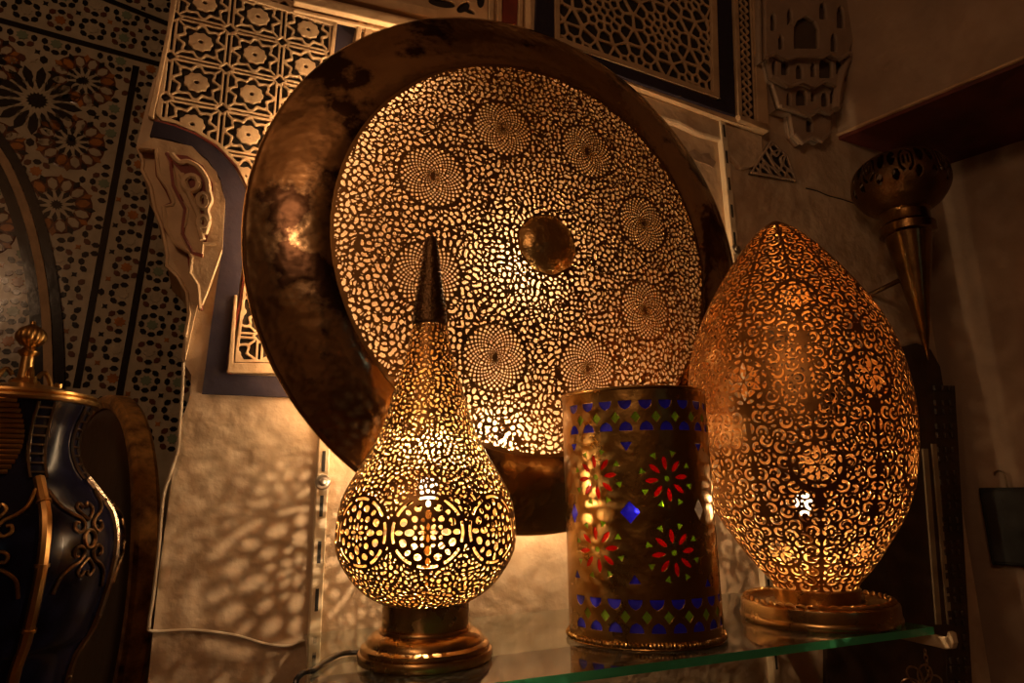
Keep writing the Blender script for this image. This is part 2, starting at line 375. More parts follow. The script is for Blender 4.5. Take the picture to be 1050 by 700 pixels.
# left lattice: round rosettes in eight-point stars, doubled straps between
LO = np.array(wl(206, 46)); PU = wl(261, 60)[0] - LO[0]; PV = LO[1] - wl(201, 87)[1]
def rosette_lattice(X, Z):
    u = (X - LO[0]) / PU + .0 * Z; v = (Z - LO[1]) / PV
    fu = u - np.round(u); fv = v - np.round(v); m = .5 * (PU + PV)
    rho = np.hypot(fu, fv); th = np.arctan2(fv, fu)
    disc = np.minimum(.215 + .012 * np.cos(9 * th) - rho, rho - .045)
    star = .365 + .05 * np.cos(8 * th)
    ring = .028 - np.abs(rho - star)
    du = .5 - np.abs(fu); dv = .5 - np.abs(fv)
    b1 = .020 - np.abs(du - .045); b2 = .020 - np.abs(dv - .045)
    br = np.minimum(np.maximum(b1, b2), rho - star)
    dia = .022 - np.abs(np.abs(du) + np.abs(dv) - .13)
    cut = np.where(du + dv < .11, -1, 1)
    diag = np.minimum(.018 - np.abs(np.abs(fu) - np.abs(fv)) / 1.414, np.minimum(rho - star, .58 - rho))
    spoke = np.minimum(.016 - np.minimum(np.abs(fu), np.abs(fv)), np.minimum(rho - .2, star - rho)) * 0 - 1
    F = np.maximum.reduce([disc, ring, np.minimum(br, cut), dia, diag, spoke]); return F * m
field_panel('trim_6', 'pierced plaster lattice of round rosettes at upper left', [(180, -30), (240, -30), (345, 29), (337, 90), (287, 150), (262, 205), (257, 214), (253, 192), (242, 170), (223, 150), (200, 136), (178, 127), (165, 124), (160, 118)], .002, rosette_lattice)
field_panel('trim_7', 'small pierced plaster lattice beside the lower left of the disc', [(254, 262), (262, 262), (300, 372), (240, 372)], .002, rosette_lattice)
# cream borders, blue band and mouldings above the disc
def strip(name, label, quads, material, b1, b0=-.002):
    k = MB()
    for q in quads: k.prism(WP(q), -b1, -b0)
    return bevel(trim(name, label, k, material), .0012)
strip('trim_8', 'cream plaster borders around the upper left lattice', [[(184, -20), (187, -20), (158, 124), (152, 122)], [(341, 26), (345, 27), (337, 96), (333, 94)], [(225, -12), (345, 26), (344, 31), (224, -6)],
      [(240, 304), (243, 304), (239, 374), (233, 382)], [(235, 373), (300, 374), (300, 384), (232, 383)]], M['carved'], .010)
strip('trim_9', 'violet blue painted band above the upper left lattice', [[(245, -20), (366, 22), (362, 40), (346, 29)], [(346, 29), (364, 26), (352, 100), (338, 92)]], M['blue'], .006)
strip('trim_10', 'cream upright mouldings left of the top of the disc', [[(367, 20), (372, 20), (364, 70), (359, 70)], [(376, 22), (383, 22), (376, 60), (368, 60)], [(384, 20), (396, 20), (390, 60), (380, 60)]], M['carved'], .012)
k = MB()
for (y0, t, b) in ((-16, 10, .020), (-4, 4, .013), (2, 9, .024), (13, 3.5, .014)):
    k.prism(WP([(300, y0), (446, y0 + 33), (446, y0 + t + 33), (300, y0 + t)]), -b, .002)
bevel(trim('trim_11', 'sloping cream mouldings above the disc', k, M['carved']), .002)
k = MB(); k.prism(WP([(500, -30), (548, -30), (546, 50), (498, 38)]), -.004, .002)
k.prism(WP([(500, -30), (505, -30), (504, 40), (499, 40)]), -.012, .002); k.prism(WP([(509, -30), (513, -30), (512, 40), (507, 40)]), -.012, .002); k.prism(WP([(531, -30), (535, -30), (533, 44), (529, 43)]), -.012, .002); k.prism(WP([(540, -30), (546, -30), (544, 46), (538, 45)]), -.014, .002)
bevel(trim('trim_12', 'cream upright mouldings above the top of the disc', k, M['carved']), .001)
strip('trim_13', 'small red painted panel between the cream uprights', [[(513, -30), (531, -30), (529, 27), (512, 24)]], M['redpaint'], .006)
# carved leaf panel above the disc: plaster with dark leaf-shaped openings
def leaves(X, Z):
    F = np.full(X.shape, .02); a0, z0 = wl(446, 8); s = .028
    for i, (px, py, ang, l, wdt) in enumerate([(452, 6, 10, 17, 6), (474, 10, 50, 12, 5), (478, 13, -10, 10, 4), (492, 2, 80, 13, 5), (436, -2, 20, 12, 5), (465, -6, 150, 12, 5), (505, 8, 120, 8, 4)]):
        a, z = wl(px, py); t = math.radians(ang); dx = (X - a) * math.cos(t) + (Z - z) * math.sin(t); dz = -(X - a) * math.sin(t) + (Z - z) * math.cos(t)
        L, W_ = l * .0016, wdt * .0016
        F = np.minimum(F, (np.hypot(dx / L, dz / W_) - 1) * W_)
    return F
field_panel('trim_14', 'carved plaster leaf panel above the disc', [(372, -40), (500, -40), (498, 40), (446, 30), (404, 10)], .002, leaves)

# ------------------------------------------------------------------ projecting lattice panel at the upper right
A2 = math.radians(25.5)
pv = wpt(wl(545, 20)[0], WD - .034, 0)                      # its left edge stands 3.4 cm proud of the wall
E2 = np.array([math.cos(A2), math.sin(A2), 0]); M2 = np.array([math.sin(A2), -math.cos(A2), 0]); P2 = np.array(pv)
PAN = Matrix.Translation(pv) @ Matrix.Rotation(A2, 4, 'Z')
def pl(px, py, b=0.0):
    P = hit(px, py, P2 + M2 * b, M2); return (float((P - P2) @ E2), float(P[2]))
def PP(pts, b=0.0): return [pl(x, y, b) for x, y in pts]
def pbuild(mb, name, label, material, bev=0):
    o = mb.build(name, material); o.matrix_world = PAN; struct(o, label)
    if bev: bevel(o, bev)
    return o
zt = 3.05
body = PP([(545, 44), (640, 84), (748, 124), (786, 136), (778, -30)])
body = [(body[0][0], zt)] + body + [(body[-1][0], zt)]
mb = MB(); mb.prism(body, 0, .16); pbuild(mb, 'trim_15', 'projecting plaster block that carries the upper right lattice', M['carved'])
fr = [[(550, -30), (566, -30), (568, 46), (547, 40)], [(548, 40), (568, 45), (735, 105), (753, 120), (745, 118), (640, 82), (560, 50)], [(731, -30), (747, -30), (752, 120), (734, 104)]]
mb = MB()
for q in fr: mb.prism(PP(q), -.007, .002)
pbuild(mb, 'trim_16', 'violet blue painted frame of the upper right lattice', M['blue'], .0012)
mb = MB()
for q in ([(566, -30), (571, -30), (572, 42), (567, 45)], [(568, 41), (728, 96), (734, 103), (568, 46)], [(726, -30), (731, -30), (734, 103), (728, 98)], [(748.5, -30), (752.5, -30), (758, 124), (754, 121)], [(767.5, -30), (777, -30), (785, 136), (774, 131)], [(755, 120), (785, 130), (785, 137), (756, 125)]):
    mb.prism(PP(q), -.011, .002)
pbuild(mb, 'trim_17', 'cream borders around the upper right lattice', M['carved'], .0012)
def girih(X, Z):
    rg = np.random.default_rng(2); S = []; d = .150
    for i in range(-2, 8):
        for j in range(-1, 26):
            cx, cz = (i + .5 * (j % 2)) * d, j * d * .866 + .03
            S.append((cx, cz))
            for n, r, o in ((6, .019, 0), (12, .037, PI / 12), (12, .058, 0)):
                S += [(cx + r * math.cos(o + 2 * PI * q / n), cz + r * math.sin(o + 2 * PI * q / n)) for q in range(n)]
            S += [(cx + d * .577 * math.cos(PI / 6 + PI / 3 * q), cz + d * .577 * math.sin(PI / 6 + PI / 3 * q)) for q in (0, 1)]
    S = np.array(S); S = S[(S[:, 0] > X.min() - .05) & (S[:, 0] < X.max() + .05) & (S[:, 1] > Z.min() - .05) & (S[:, 1] < Z.max() + .05)]
    d1 = np.full(X.shape, 9.0); d2 = d1.copy()
    for x, z in S:
        q = np.hypot(X - x, Z - z); d2 = np.minimum(d2, np.maximum(q, d1)); d1 = np.minimum(d1, q)
    return .0024 - (d2 - d1) * .55
def braid(X, Z):
    (xa, za), (xb, zb_) = pl(760.5, 0), pl(765.5, 126); x0 = xa + (xb - xa) * (Z - za) / (zb_ - za); wv = .0105; p = .040
    a = x0 + wv * np.sin(2 * PI * Z / p); b = x0 - wv * np.sin(2 * PI * Z / p)
    return np.maximum.reduce([.0030 - np.abs(X - a), .0030 - np.abs(X - b)])
def panel2(name, label, outline, fn, step=.0016):
    poly = np.array(PP(outline)); lo, hi = poly.min(0), poly.max(0)
    xs = np.arange(lo[0] - step, hi[0] + 2 * step, step); zs = np.arange(lo[1] - step, hi[1] + 2 * step, step); X, Z = np.meshgrid(xs, zs)
    inside = np.zeros(X.shape, bool); D = np.full(X.shape, 1e9); n = len(poly)
    for i in range(n):
        p, q = poly[i], poly[(i + 1) % n]; e = q - p; t = np.clip(((X - p[0]) * e[0] + (Z - p[1]) * e[1]) / (e @ e), 0, 1)
        D = np.minimum(D, np.hypot(X - p[0] - t * e[0], Z - p[1] - t * e[1])); inside ^= ((p[1] > Z) != (q[1] > Z)) & (X < (q[0] - p[0]) * (Z - p[1]) / (q[1] - p[1] + 1e-12) + p[0])
    sd = np.where(inside, D, -D); F = np.minimum(np.maximum(fn(X, Z), .003 - sd), sd)
    o = link(name, pierced(name, F, np.stack([X, 0 * X - .007, Z], -1), np.stack([X, 0 * X - .001, Z], -1)), M['carved']); o.matrix_world = PAN; struct(o, label)
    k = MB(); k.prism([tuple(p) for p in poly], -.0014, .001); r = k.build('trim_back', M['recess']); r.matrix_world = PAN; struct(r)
panel2('trim_18', 'pierced plaster star lattice above the right of the disc', [(571, -30), (727, -30), (729, 97), (571, 41)], girih)
panel2('trim_19', 'narrow braided plaster strip right of the star lattice', [(753, -30), (767, -30), (773.5, 128), (758, 122)], braid)
# ledge under the block
mb = MB()
lg = PP([(560, 50), (640, 84), (748, 122), (787, 135), (788, 158), (780, 168), (764, 171), (753, 158), (746, 142), (722, 135), (700, 124), (668, 114), (640, 101), (560, 68)])
mb.prism(lg, .012, .15); pbuild(mb, 'trim_20', 'chipped plaster ledge below the upper right lattice', M['plaster'], .006)

mb = MB(); mb.prism(WP([(704, 157), (712, 153), (718, 158), (727, 157), (729, 162), (734, 166), (731, 172), (724, 168), (716, 166), (708, 162)]), -.0012, .001)
trim('trim_36', 'dark chip in the plaster right of the brass disc', mb, M['dimplaster'])
mb = MB(); mb.tube([(wl(x, y)[0], -.0005, wl(x, y)[1]) for x, y in smoothpath([(826, 193), (838, 196), (850, 201), (862, 204), (880, 210)], 4)], .0016, 6)
trim('trim_37', 'crack in the plaster under the corner niches', mb, M['recess'])
# ------------------------------------------------------------------ tiered niches in the corner, right walls, beam
lips = MB()
def niche_tier(num, outline, b, niches):
    arcs = []
    for cx, cy, w_, h_ in niches:
        px = [(cx - w_, cy + h_), (cx + w_, cy + h_), (cx + w_, cy - h_ * .25), (cx + w_ * .7, cy - h_ * .7), (cx, cy - h_), (cx - w_ * .7, cy - h_ * .7), (cx - w_, cy - h_ * .25)]
        arcs.append(np.array(WP(px, b)))
        big = WP([(cx + (x - cx) * 1.35, cy + (y - cy) * 1.2) for x, y in px[2:]], b); lips.tube([(x, -b - .006, y) for x, y in big], .0035, 6)
    def fn(X, Z):
        F = np.full(X.shape, .02)
        for P_ in arcs:
            ar = .5 * np.sum(P_[:, 0] * np.roll(P_[:, 1], -1) - np.roll(P_[:, 0], -1) * P_[:, 1]); Q_ = P_ if ar > 0 else P_[::-1]; D = np.full(X.shape, -1.0)
            for k in range(len(Q_)):
                p, q = Q_[k], Q_[(k + 1) % len(Q_)]; e = (q - p) / np.linalg.norm(q - p); D = np.maximum(D, (X - p[0]) * e[1] - (Z - p[1]) * e[0])
            F = np.minimum(F, D)
        return F
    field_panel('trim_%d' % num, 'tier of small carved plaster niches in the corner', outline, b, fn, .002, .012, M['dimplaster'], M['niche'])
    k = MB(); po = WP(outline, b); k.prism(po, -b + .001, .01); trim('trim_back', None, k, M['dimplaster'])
    lo = [p for p in outline if p[1] > sum(q[1] for q in outline) / len(outline)]
    lo.sort(); lips.tube([(x, -b - .012, y) for x, y in WP(lo, b)], .0055, 6)
niche_tier(31, [(806, 114), (850, 114), (847, 138), (838, 147), (828, 143), (818, 149), (810, 140)], .012, [(826, 130, 3.5, 8)])
niche_tier(32, [(788, 86), (864, 86), (858, 110), (846, 119), (836, 115), (826, 121), (812, 116), (796, 112)], .026, [(850, 102, 3, 7), (830, 101, 2.5, 6), (818, 102, 6, 9), (842, 104, 4, 8), (805, 104, 2.5, 7)])
niche_tier(33, [(782, 56), (868, 56), (864, 80), (852, 91), (842, 86), (830, 92), (818, 87), (806, 91), (788, 82)], .040, [(790, 72, 2.5, 8), (856, 70, 3, 9), (801, 70, 4, 10), (816, 76, 4, 8), (843, 71, 7, 12), (830, 74, 3, 8)])
niche_tier(34, [(781, -14), (884, -14), (874, 30), (866, 58), (856, 64), (846, 58), (838, 62), (812, 61), (802, 64), (790, 58), (782, 62)], .052, [(789, 25, 3, 10), (806, 20, 3, 9), (823, 36, 13, 17), (840, 14, 4, 9), (851, 46, 3.5, 10), (797, 46, 3, 8), (858, 20, 4, 12)])
trim('trim_21', 'raised plaster edges of the corner niches', lips, M['dimplaster'], True)
def leafgrille(X, Z):
    a0, z0 = wl(790, 172, .006); u = (X - a0) / .05; v = (Z - z0) / .05
    return .07 - np.abs(np.sin(5 * u + 3 * np.sin(3 * v)) * np.cos(4 * v + 2 * np.sin(4 * u))) + .25 * 0
def lg2(X, Z): return leafgrille(X, Z) * .012 + .0022
field_panel('trim_23', 'leafy pierced plaster fragment under the corner niches', [(789, 145), (806, 160), (815, 186), (768, 178)], .004, lg2, material=M['dimplaster'])

Q = np.array([.61, -.79, 0]); Q = Q / np.linalg.norm(Q); QN = np.array([-Q[1], Q[0], 0])      # along the right wall, towards the viewer
if QN @ np.array([-1, 0, 0]) < 0: QN = -QN                                                # QN points into the room
cw = np.array(wpt(corner_a, WD, 0)); zb = wl(860, 143)[1]
s0 = hit(860, 143, (0, 0, zb), np.array([0, 0, 1.0])); s1 = hit(1050, 65, (0, 0, zb), np.array([0, 0, 1.0]))
b0 = hit(973, 168, (0, 0, zb), np.array([0, 0, 1.0])); b1 = hit(1050, 143, (0, 0, zb), np.array([0, 0, 1.0]))
fd = (s1 - s0) / np.linalg.norm(s1 - s0); bd = (b1 - b0) / np.linalg.norm(b1 - b0)
fn_ = np.array([-fd[1], fd[0], 0]); fn_ = fn_ if fn_[0] < 0 else -fn_
def slab(name, p, q, z0, z1, thick, material, label):
    """an upright wall from p to q, its face on that line, thickness away from the room"""
    p, q = np.asarray(p, float), np.asarray(q, float); d = (q - p); d[2] = 0; d /= np.linalg.norm(d); n = np.array([d[1], -d[0], 0])
    if n[0] < 0: n = -n
    k = MB(); vs = []
    for z in (z0, z1):
        for r in (p, q, q + n * thick, p + n * thick): vs.append((r[0], r[1], z))
    k.add(vs, [(0, 3, 2, 1), (4, 5, 6, 7), (0, 1, 5, 4), (1, 2, 6, 5), (2, 3, 7, 6), (3, 0, 4, 7)])
    return struct(k.build(name, material), label)
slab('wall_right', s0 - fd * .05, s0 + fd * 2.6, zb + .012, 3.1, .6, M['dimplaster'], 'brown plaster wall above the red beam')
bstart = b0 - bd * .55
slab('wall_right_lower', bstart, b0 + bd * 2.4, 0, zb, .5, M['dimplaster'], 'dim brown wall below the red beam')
k = MB(); vs = []
for z in (zb - .001, zb + .012):
    for r in (s0 - fd * .04, s0 + fd * 2.6, s0 + fd * 2.6 - fn_ * .62, s0 - fd * .04 - fn_ * .62): vs.append((r[0], r[1], z))
k.add(vs, [(0, 3, 2, 1), (4, 5, 6, 7), (0, 1, 5, 4), (1, 2, 6, 5), (2, 3, 7, 6), (3, 0, 4, 7)])
struct(k.build('trim_24', M['redwood']), 'oxblood red wooden beam at upper right')
# thin plaster lip along the beam
k = MB(); k.tube([tuple(s0 + fd * t + np.array([0, 0, .012]) + fn_ * .002) for t in np.linspace(-.03, 2.5, 60)], [.004 + .0015 * random.random() for _ in range(60)], 6)
struct(k.build('trim_25', M['carved']), 'pale chipped plaster lip above the red beam')
# curved arch edge beside the niches
k = MB(); ap = [(896, -12), (886, 20), (874, 50), (864, 72), (859, 92), (857, 112)]
k.tube([(wl(x, y, .05)[0], -.05, wl(x, y, .05)[1]) for x, y in smoothpath(ap, 5)], .010, 8)
trim('trim_26', 'curved plaster arch edge beside the corner niches', k, M['dimplaster'], True)

# ------------------------------------------------------------------ the rest of the shop (floor, ceiling, walls behind the viewer)
k = MB(); k.box(-2.6, 2.6, -2.6, 2.6, -.1, 0); struct(k.build('floor', M['floor']), 'terracotta floor')
k = MB(); k.box(-2.6, 2.6, -2.6, 2.6, 3.1, 3.2); struct(k.build('ceiling', M['ceiling']), 'unseen tan plaster ceiling with dark blotches')
k = MB(); k.box(-2.6, 2.6, -2.7, -2.6, 0, 3.1); struct(k.build('wall_front', M['room']), 'shop wall opposite')
k = MB(); k.box(-2.7, -2.6, -2.6, 2.6, 0, 3.1); struct(k.build('wall_left', M['room']), 'shop wall at the far left')
k = MB(); k.box(2.6, 2.7, -2.6, 2.6, 0, 3.1); struct(k.build('wall_far_right', M['room']), 'shop wall at the far right')
k = MB(); k.box(-2.6, 2.6, 2.6, 2.7, 0, 3.1); struct(k.build('wall_rear', M['room']), 'shop wall behind the tiled niche')

# ------------------------------------------------------------------ tiled wall of the niche at left
A3 = math.radians(30.0); E3 = np.array([math.cos(A3), math.sin(A3), 0]); M3 = np.array([math.sin(A3), -math.cos(A3), 0])
P3 = np.array(wpt(-.06, WD + .95, 0)); TIL = Matrix.Translation(Vector(P3)) @ Matrix.Rotation(A3, 4, 'Z')
def tl(px, py, b=0.0):
    P = hit(px, py, P3 + M3 * b, M3); return (float((P - P3) @ E3), float(P[2]))
k = MB(); k.box(-1.9, .7, 0, .08, 0, 3.1); o = k.build('wall_niche', M['t_cream']); o.matrix_world = TIL; struct(o, 'mosaic tiled wall of the niche at left')
tk = MB(); TM = [M['t_dark'], M['t_cream'], M['t_orange'], M['t_green'], M['t_brown']]
def cell(pts, m, b=.0022):
    tk.cur = m; n = len(pts); cx = sum(p[0] for p in pts) / n; cz = sum(p[1] for p in pts) / n
    ins = [(cx + (x - cx) * .93, cz + (z - cz) * .93) for x, z in pts]
    vs = [(x, .0005, z) for x, z in pts] + [(x, -b, z) for x, z in ins]
    tk.add(vs, [tuple(range(n, 2 * n))] + [(i, (i + 1) % n, n + (i + 1) % n, n + i) for i in range(n)])
def rot(cx, cz, r, t): return (cx + r * math.cos(t), cz + r * math.sin(t))
def star(cx, cz, n, r1, r2, m, t0=0):
    cell([rot(cx, cz, r1 if i % 2 == 0 else r2, t0 + PI * i / n) for i in range(2 * n)], m)
def kite(cx, cz, t, r1, r2, w_, m, rm=.55):
    d = (math.cos(t), math.sin(t)); p = (-d[1], d[0]); q = lambda r, s: (cx + d[0] * r + p[0] * s, cz + d[1] * r + p[1] * s)
    rr = r1 + (r2 - r1) * rm; cell([q(r1, 0), q(rr, w_), q(r2, 0), q(rr, -w_)], m)
def hexa(cx, cz, t, r1, r2, w_, m):
    d = (math.cos(t), math.sin(t)); p = (-d[1], d[0]); q = lambda r, s: (cx + d[0] * r + p[0] * s, cz + d[1] * r + p[1] * s); l = r2 - r1
    cell([q(r1, 0), q(r1 + l * .3, w_), q(r1 + l * .72, w_), q(r2, 0), q(r1 + l * .72, -w_), q(r1 + l * .3, -w_)], m)
occ = []
def rosette16(cx, cz, R):
    occ.append((cx, cz, R)); star(cx, cz, 16, R * .2, R * .15, 0)
    for i in range(16):
        t = 2 * PI * i / 16; hexa(cx, cz, t, R * .26, R * .80, R * .085, 0)
        kite(cx, cz, t + PI / 16, R * .22, R * .62, R * .05, 1)
        star(*rot(cx, cz, R * .92, t + PI / 16), 5, R * .095, R * .045, 1, t + PI / 16)
        hexa(cx, cz, t, R * .86, R * 1.06, R * .07, (0, 4)[i % 2])
def rosette12(cx, cz, R, n=12):
    occ.append((cx, cz, R)); cell([rot(cx, cz, R * .98, 2 * PI * q / 24) for q in range(24)], 4, .0008); cell([rot(cx, cz, R * .52, 2 * PI * q / 24) for q in range(24)], 1, .0013); star(cx, cz, n, R * .19, R * .12, 0)
    for i in range(n):
        t = 2 * PI * i / n; kite(cx, cz, t, R * .22, R * .60, R * .085, 0)
        hexa(cx, cz, t + PI / n, R * .48, R * .92, R * .125, 1 if i % 4 else 2)
        kite(cx, cz, t, R * .70, R * 1.04, R * .10, (0, 2)[i % 2])
PT = abs(tl(130, 300)[1] - tl(126, 328)[1])
c1 = tl(38, 103); r1_ = abs(tl(38, 103)[1] - tl(38, 58)[1]); rosette16(c1[0], c1[1], r1_ * 1.0)
for (x, y, r) in ((86, 83, 27), (73, 146, 29), (58, 210, 31), (-14, 60, 27), (-10, 150, 29), (28, -42, 30), (-20, 235, 30)):
    c = tl(x, y); rosette12(c[0], c[1], abs(c[1] - tl(x, y - r)[1]))
bands = []
def band(p, q, w_):                               # a straight black tile border
    (a, b), (c, d) = tl(*p), tl(*q); l = math.hypot(c - a, d - b); nx, nz = -(d - b) / l * w_, (c - a) / l * w_
    bands.append((a, b, c, d, w_)); cell([(a + nx, b + nz), (c + nx, d + nz), (c - nx, d - nz), (a - nx, b - nz)], 0, .0028)
band((-40, 10), (170, 68), .008); band((60, -20), (180, 28), .008)
band((140, 66), (78, 400), .0085); band((176, 100), (118, 430), .0085)
rg = random.Random(3)
def free(x, z, m=.0):
    for cx, cz, r in occ:
        if math.hypot(x - cx, z - cz) < r * 1.0 + m: return False
    for a, b, c, d, w_ in bands:
        t = max(0, min(1, ((x - a) * (c - a) + (z - b) * (d - b)) / ((c - a) ** 2 + (d - b) ** 2)))
        if math.hypot(x - a - t * (c - a), z - b - t * (d - b)) < w_ + m: return False
    return True
g0 = tl(133, 247); zlo, zhi = tl(100, 470)[1], tl(20, -60)[1]
for i in range(-16, 7):
    for j in range(-22, 26):
        cx, cz = g0[0] + i * PT, g0[1] + j * PT
        if not (zlo < cz < zhi): continue
        par = (i + j) % 2; col = (2, 3, 1)[(i * 5 + j * 3) % 3]
        if free(cx, cz, PT * .16): star(cx, cz, 8, PT * .20, PT * .145, col if par else (3 if j % 2 else 1), PI / 8)
        for q in range(8):
            t = PI * q / 4; c = rot(cx, cz, PT * (.345 if q % 2 == 0 else .375), t); tt = t + PI / 2
            if free(*c, PT * .07): hexa(*rot(c[0], c[1], -PT * .14, tt), tt, 0, PT * .28, PT * .092, (4 if par and q % 2 else 0))
        c = (cx + PT * .5, cz + PT * .5)
        if free(*c, PT * .1): star(c[0], c[1], 4, PT * .12, PT * .06, 2 if (i + j) % 3 == 0 else 0, PI / 4)
o = tk.build('trim_27', TM); o.matrix_world = TIL; struct(o, 'cut mosaic tiles in star patterns on the niche wall')
# arch moulding across the tiles at far left
ac = [(-30, 120), (-12, 143), (5, 168), (18, 195), (29, 225), (37, 255), (43, 285), (47, 318), (49, 350), (50, 392), (50, 470), (48, 640)]
def archband(off, w_, b, name, label, material):
    k = MB(); pts = smoothpath([tl(x, y) for x, y in ac], 6); L_, R_ = [], []
    for i, p in enumerate(pts):
        a = pts[max(i - 1, 0)]; c = pts[min(i + 1, len(pts) - 1)]; d = (c - a) / np.linalg.norm(c - a); n = np.array([-d[1], d[0]])
        L_.append(tuple(p + n * (off + w_))); R_.append(tuple(p + n * (off - w_)))
    for i in range(len(pts) - 1):
        k.prism([L_[i], L_[i + 1], R_[i + 1], R_[i]], -b, .002)
    o = k.build(name, material); o.matrix_world = TIL; struct(o, label)
archband(0, .0095, .016, 'trim_28', 'pale plaster arch band across the mosaic at far left', M['carved'])
archband(.022, .011, .010, 'trim_29', 'black outer border of the pale arch band', M['t_dark'])
archband(-.022, .012, .010, 'trim_30', 'black inner border of the pale arch band', M['t_dark'])

# ------------------------------------------------------------------ glass shelf, slotted standards, bracket
sh = [wpt(.096, .672, SZ), wpt(.904, .640, SZ), wpt(.885, 1.004, SZ), wpt(.126, 1.006, SZ)]
mb = MB(); vs = [tuple(p) for p in sh] + [(p.x, p.y, p.z - .0095) for p in sh]
mb.add(vs, [(0, 1, 2, 3), (7, 6, 5, 4)]); mb.cur = 1
mb.add(vs, [(i, 4 + i, 4 + (i + 1) % 4, (i + 1) % 4) for i in (0, 1)]); mb.cur = 0; mb.add(vs, [(2, 6, 7, 3), (3, 7, 4, 0)])
o = mb.build('glass_shelf', [M['glass'], M['edge']]); tag(o, 'clear glass shelf with a green front edge under the three lamps', 'shelf')

def standard(a, z0, z1, label, screws):
    r = thing('shelf_standard', label, 'shelf standard', tuple(wpt(a, WD, z0)), AW, 'slotted shelf standards')
    k = MB(); w_ = .0085
    k.prism([(-w_, 0), (-w_, -.013), (-w_ + .0015, -.0145), (w_ - .0015, -.0145), (w_, -.013), (w_, 0)], 0, z1 - z0, 'xy')
    k.build('channel', M['cream_metal'], r)
    k = MB(); z = .03
    while z < z1 - z0 - .02:
        k = MB(); k.box(-.0024, .0024, -.0150, -.0140, z, z + .030); k.build('slot', M['slot'], r); z += .064
    for dz in screws:
        k = MB(); k.lathe([(0, .0), (.011, 0), (.0115, .0015), (.010, .0035), (.006, .004), (.0055, .0065), (.0035, .0075), (0, .0075)], 20); q = k.build('screw', M['screw'], r, True)
        q.location = (0, -.0145, dz); q.rotation_euler = (PI / 2, 0, 0)
    return r
zl = wl(332, 474)[1]
standard(.141, 1.02, 1.60, 'cream slotted shelf standard with a washer screw, left of the teardrop lamp', [wl(342, 494)[1] - 1.02])
standard(.973, .98, 2.215, 'cream slotted shelf standard between the brass disc and the pointed egg lamp', [wl(750, 258)[1] - .98])
tip = hit(978, 660, (0, 0, SZ - .016), np.array([0, 0, 1.0])); ta, tn = float(tip @ WE), float(-(tip @ WM))
br = thing('shelf_bracket', 'cream steel bracket with an upturned tip under the right end of the glass', 'bracket', tuple(wpt(.973, WD, SZ - .02)), 0)
d = Vector(tip) - wpt(.973, WD - .0155, tip[2]); L_ = d.length; ang = math.atan2(d.y, d.x)
k = MB(); pr = [(0, -.035), (.012, -.040), (.06, -.026), (L_ * .5, -.014), (L_ - .01, -.009), (L_, -.006), (L_ + .004, .002), (L_ + .003, .014), (L_ - .003, .015), (L_ - .007, .006), (L_ - .016, .0055), (0, .0055)]
k.prism(pr, -.004, .004); o = k.build('arm', M['cream_metal'], br); o.location = tuple(wpt(.973, WD - .0155, SZ - .0155) - br.location); o.rotation_euler = (0, 0, ang); bevel(o, .0012)
k = MB(); k.box(-.005, .005, -.003, .0, -.045, .008); o = k.build('hook_plate', M['cream_metal'], br); o.location = tuple(wpt(.973, WD - .0145, SZ - .0155) - br.location); o.rotation_euler = (0, 0, AW)

# ------------------------------------------------------------------ helpers for pierced lamps
def surf(r, z, nr, nz, nth, thick, half=False):
    th = (np.arange(nth) + .5) * 2 * PI / nth; c, s = np.cos(th), np.sin(th)
    P = np.stack([r[:, None] * c, r[:, None] * s, np.repeat(z[:, None], nth, 1)], -1)
    ri = r - thick * nr; zi = z - thick * nz
    Qv = np.stack([ri[:, None] * c, ri[:, None] * s, np.repeat(zi[:, None], nth, 1)], -1)
    return th, P, Qv
def bulb(parent, loc, R, material, rot=(0, 0, 0), fil=.0032):
    k = MB(); prof = [(0, R * 1.0)] + [(R * math.sin(t), R * math.cos(t)) for t in np.linspace(.35, 2.2, 8)] + [(R * .45, -R * 1.35), (R * .42, -R * 1.6)]
    k.lathe(prof, 24); o = k.build('bulb', M['bulb_glass'], parent, True); o.location = loc; o.rotation_euler = rot
    k = MB(); k.lathe([(0, fil), (fil * .7, fil * .7), (fil, 0), (fil * .7, -fil * .7), (0, -fil)], 8); k.build('filament', material, o)
    k = MB(); k.lathe([(0, -R * 1.55), (R * .44, -R * 1.55), (R * .55, -R * 1.7), (R * .55, -R * 3), (R * .4, -R * 3.3), (0, -R * 3.3)], 14); k.build('socket', M['darkbrass'], o, True)
    return o

# ------------------------------------------------------------------ teardrop lamp
TX, TY = -.107, .826
tear = thing('teardrop_lamp', 'gourd-shaped pierced brass lamp with a tall dark pointed neck, lit inside', 'lamp', (TX, TY, SZ + .0004))
TPROF = [(.048, .0600), (.056, .0632), (.0741, .0742), (.0899, .0907), (.1036, .113), (.1082, .1356), (.1053, .1701), (.0972, .1934), (.0837, .2171), (.0683, .243), (.0565, .2680), (.0432, .3149), (.0318, .3529), (.0235, .3918), (.0215, .405)]
r, z, q, nr, nz = resample(TPROF, .00095); nth = 720; dth = 2 * PI / nth
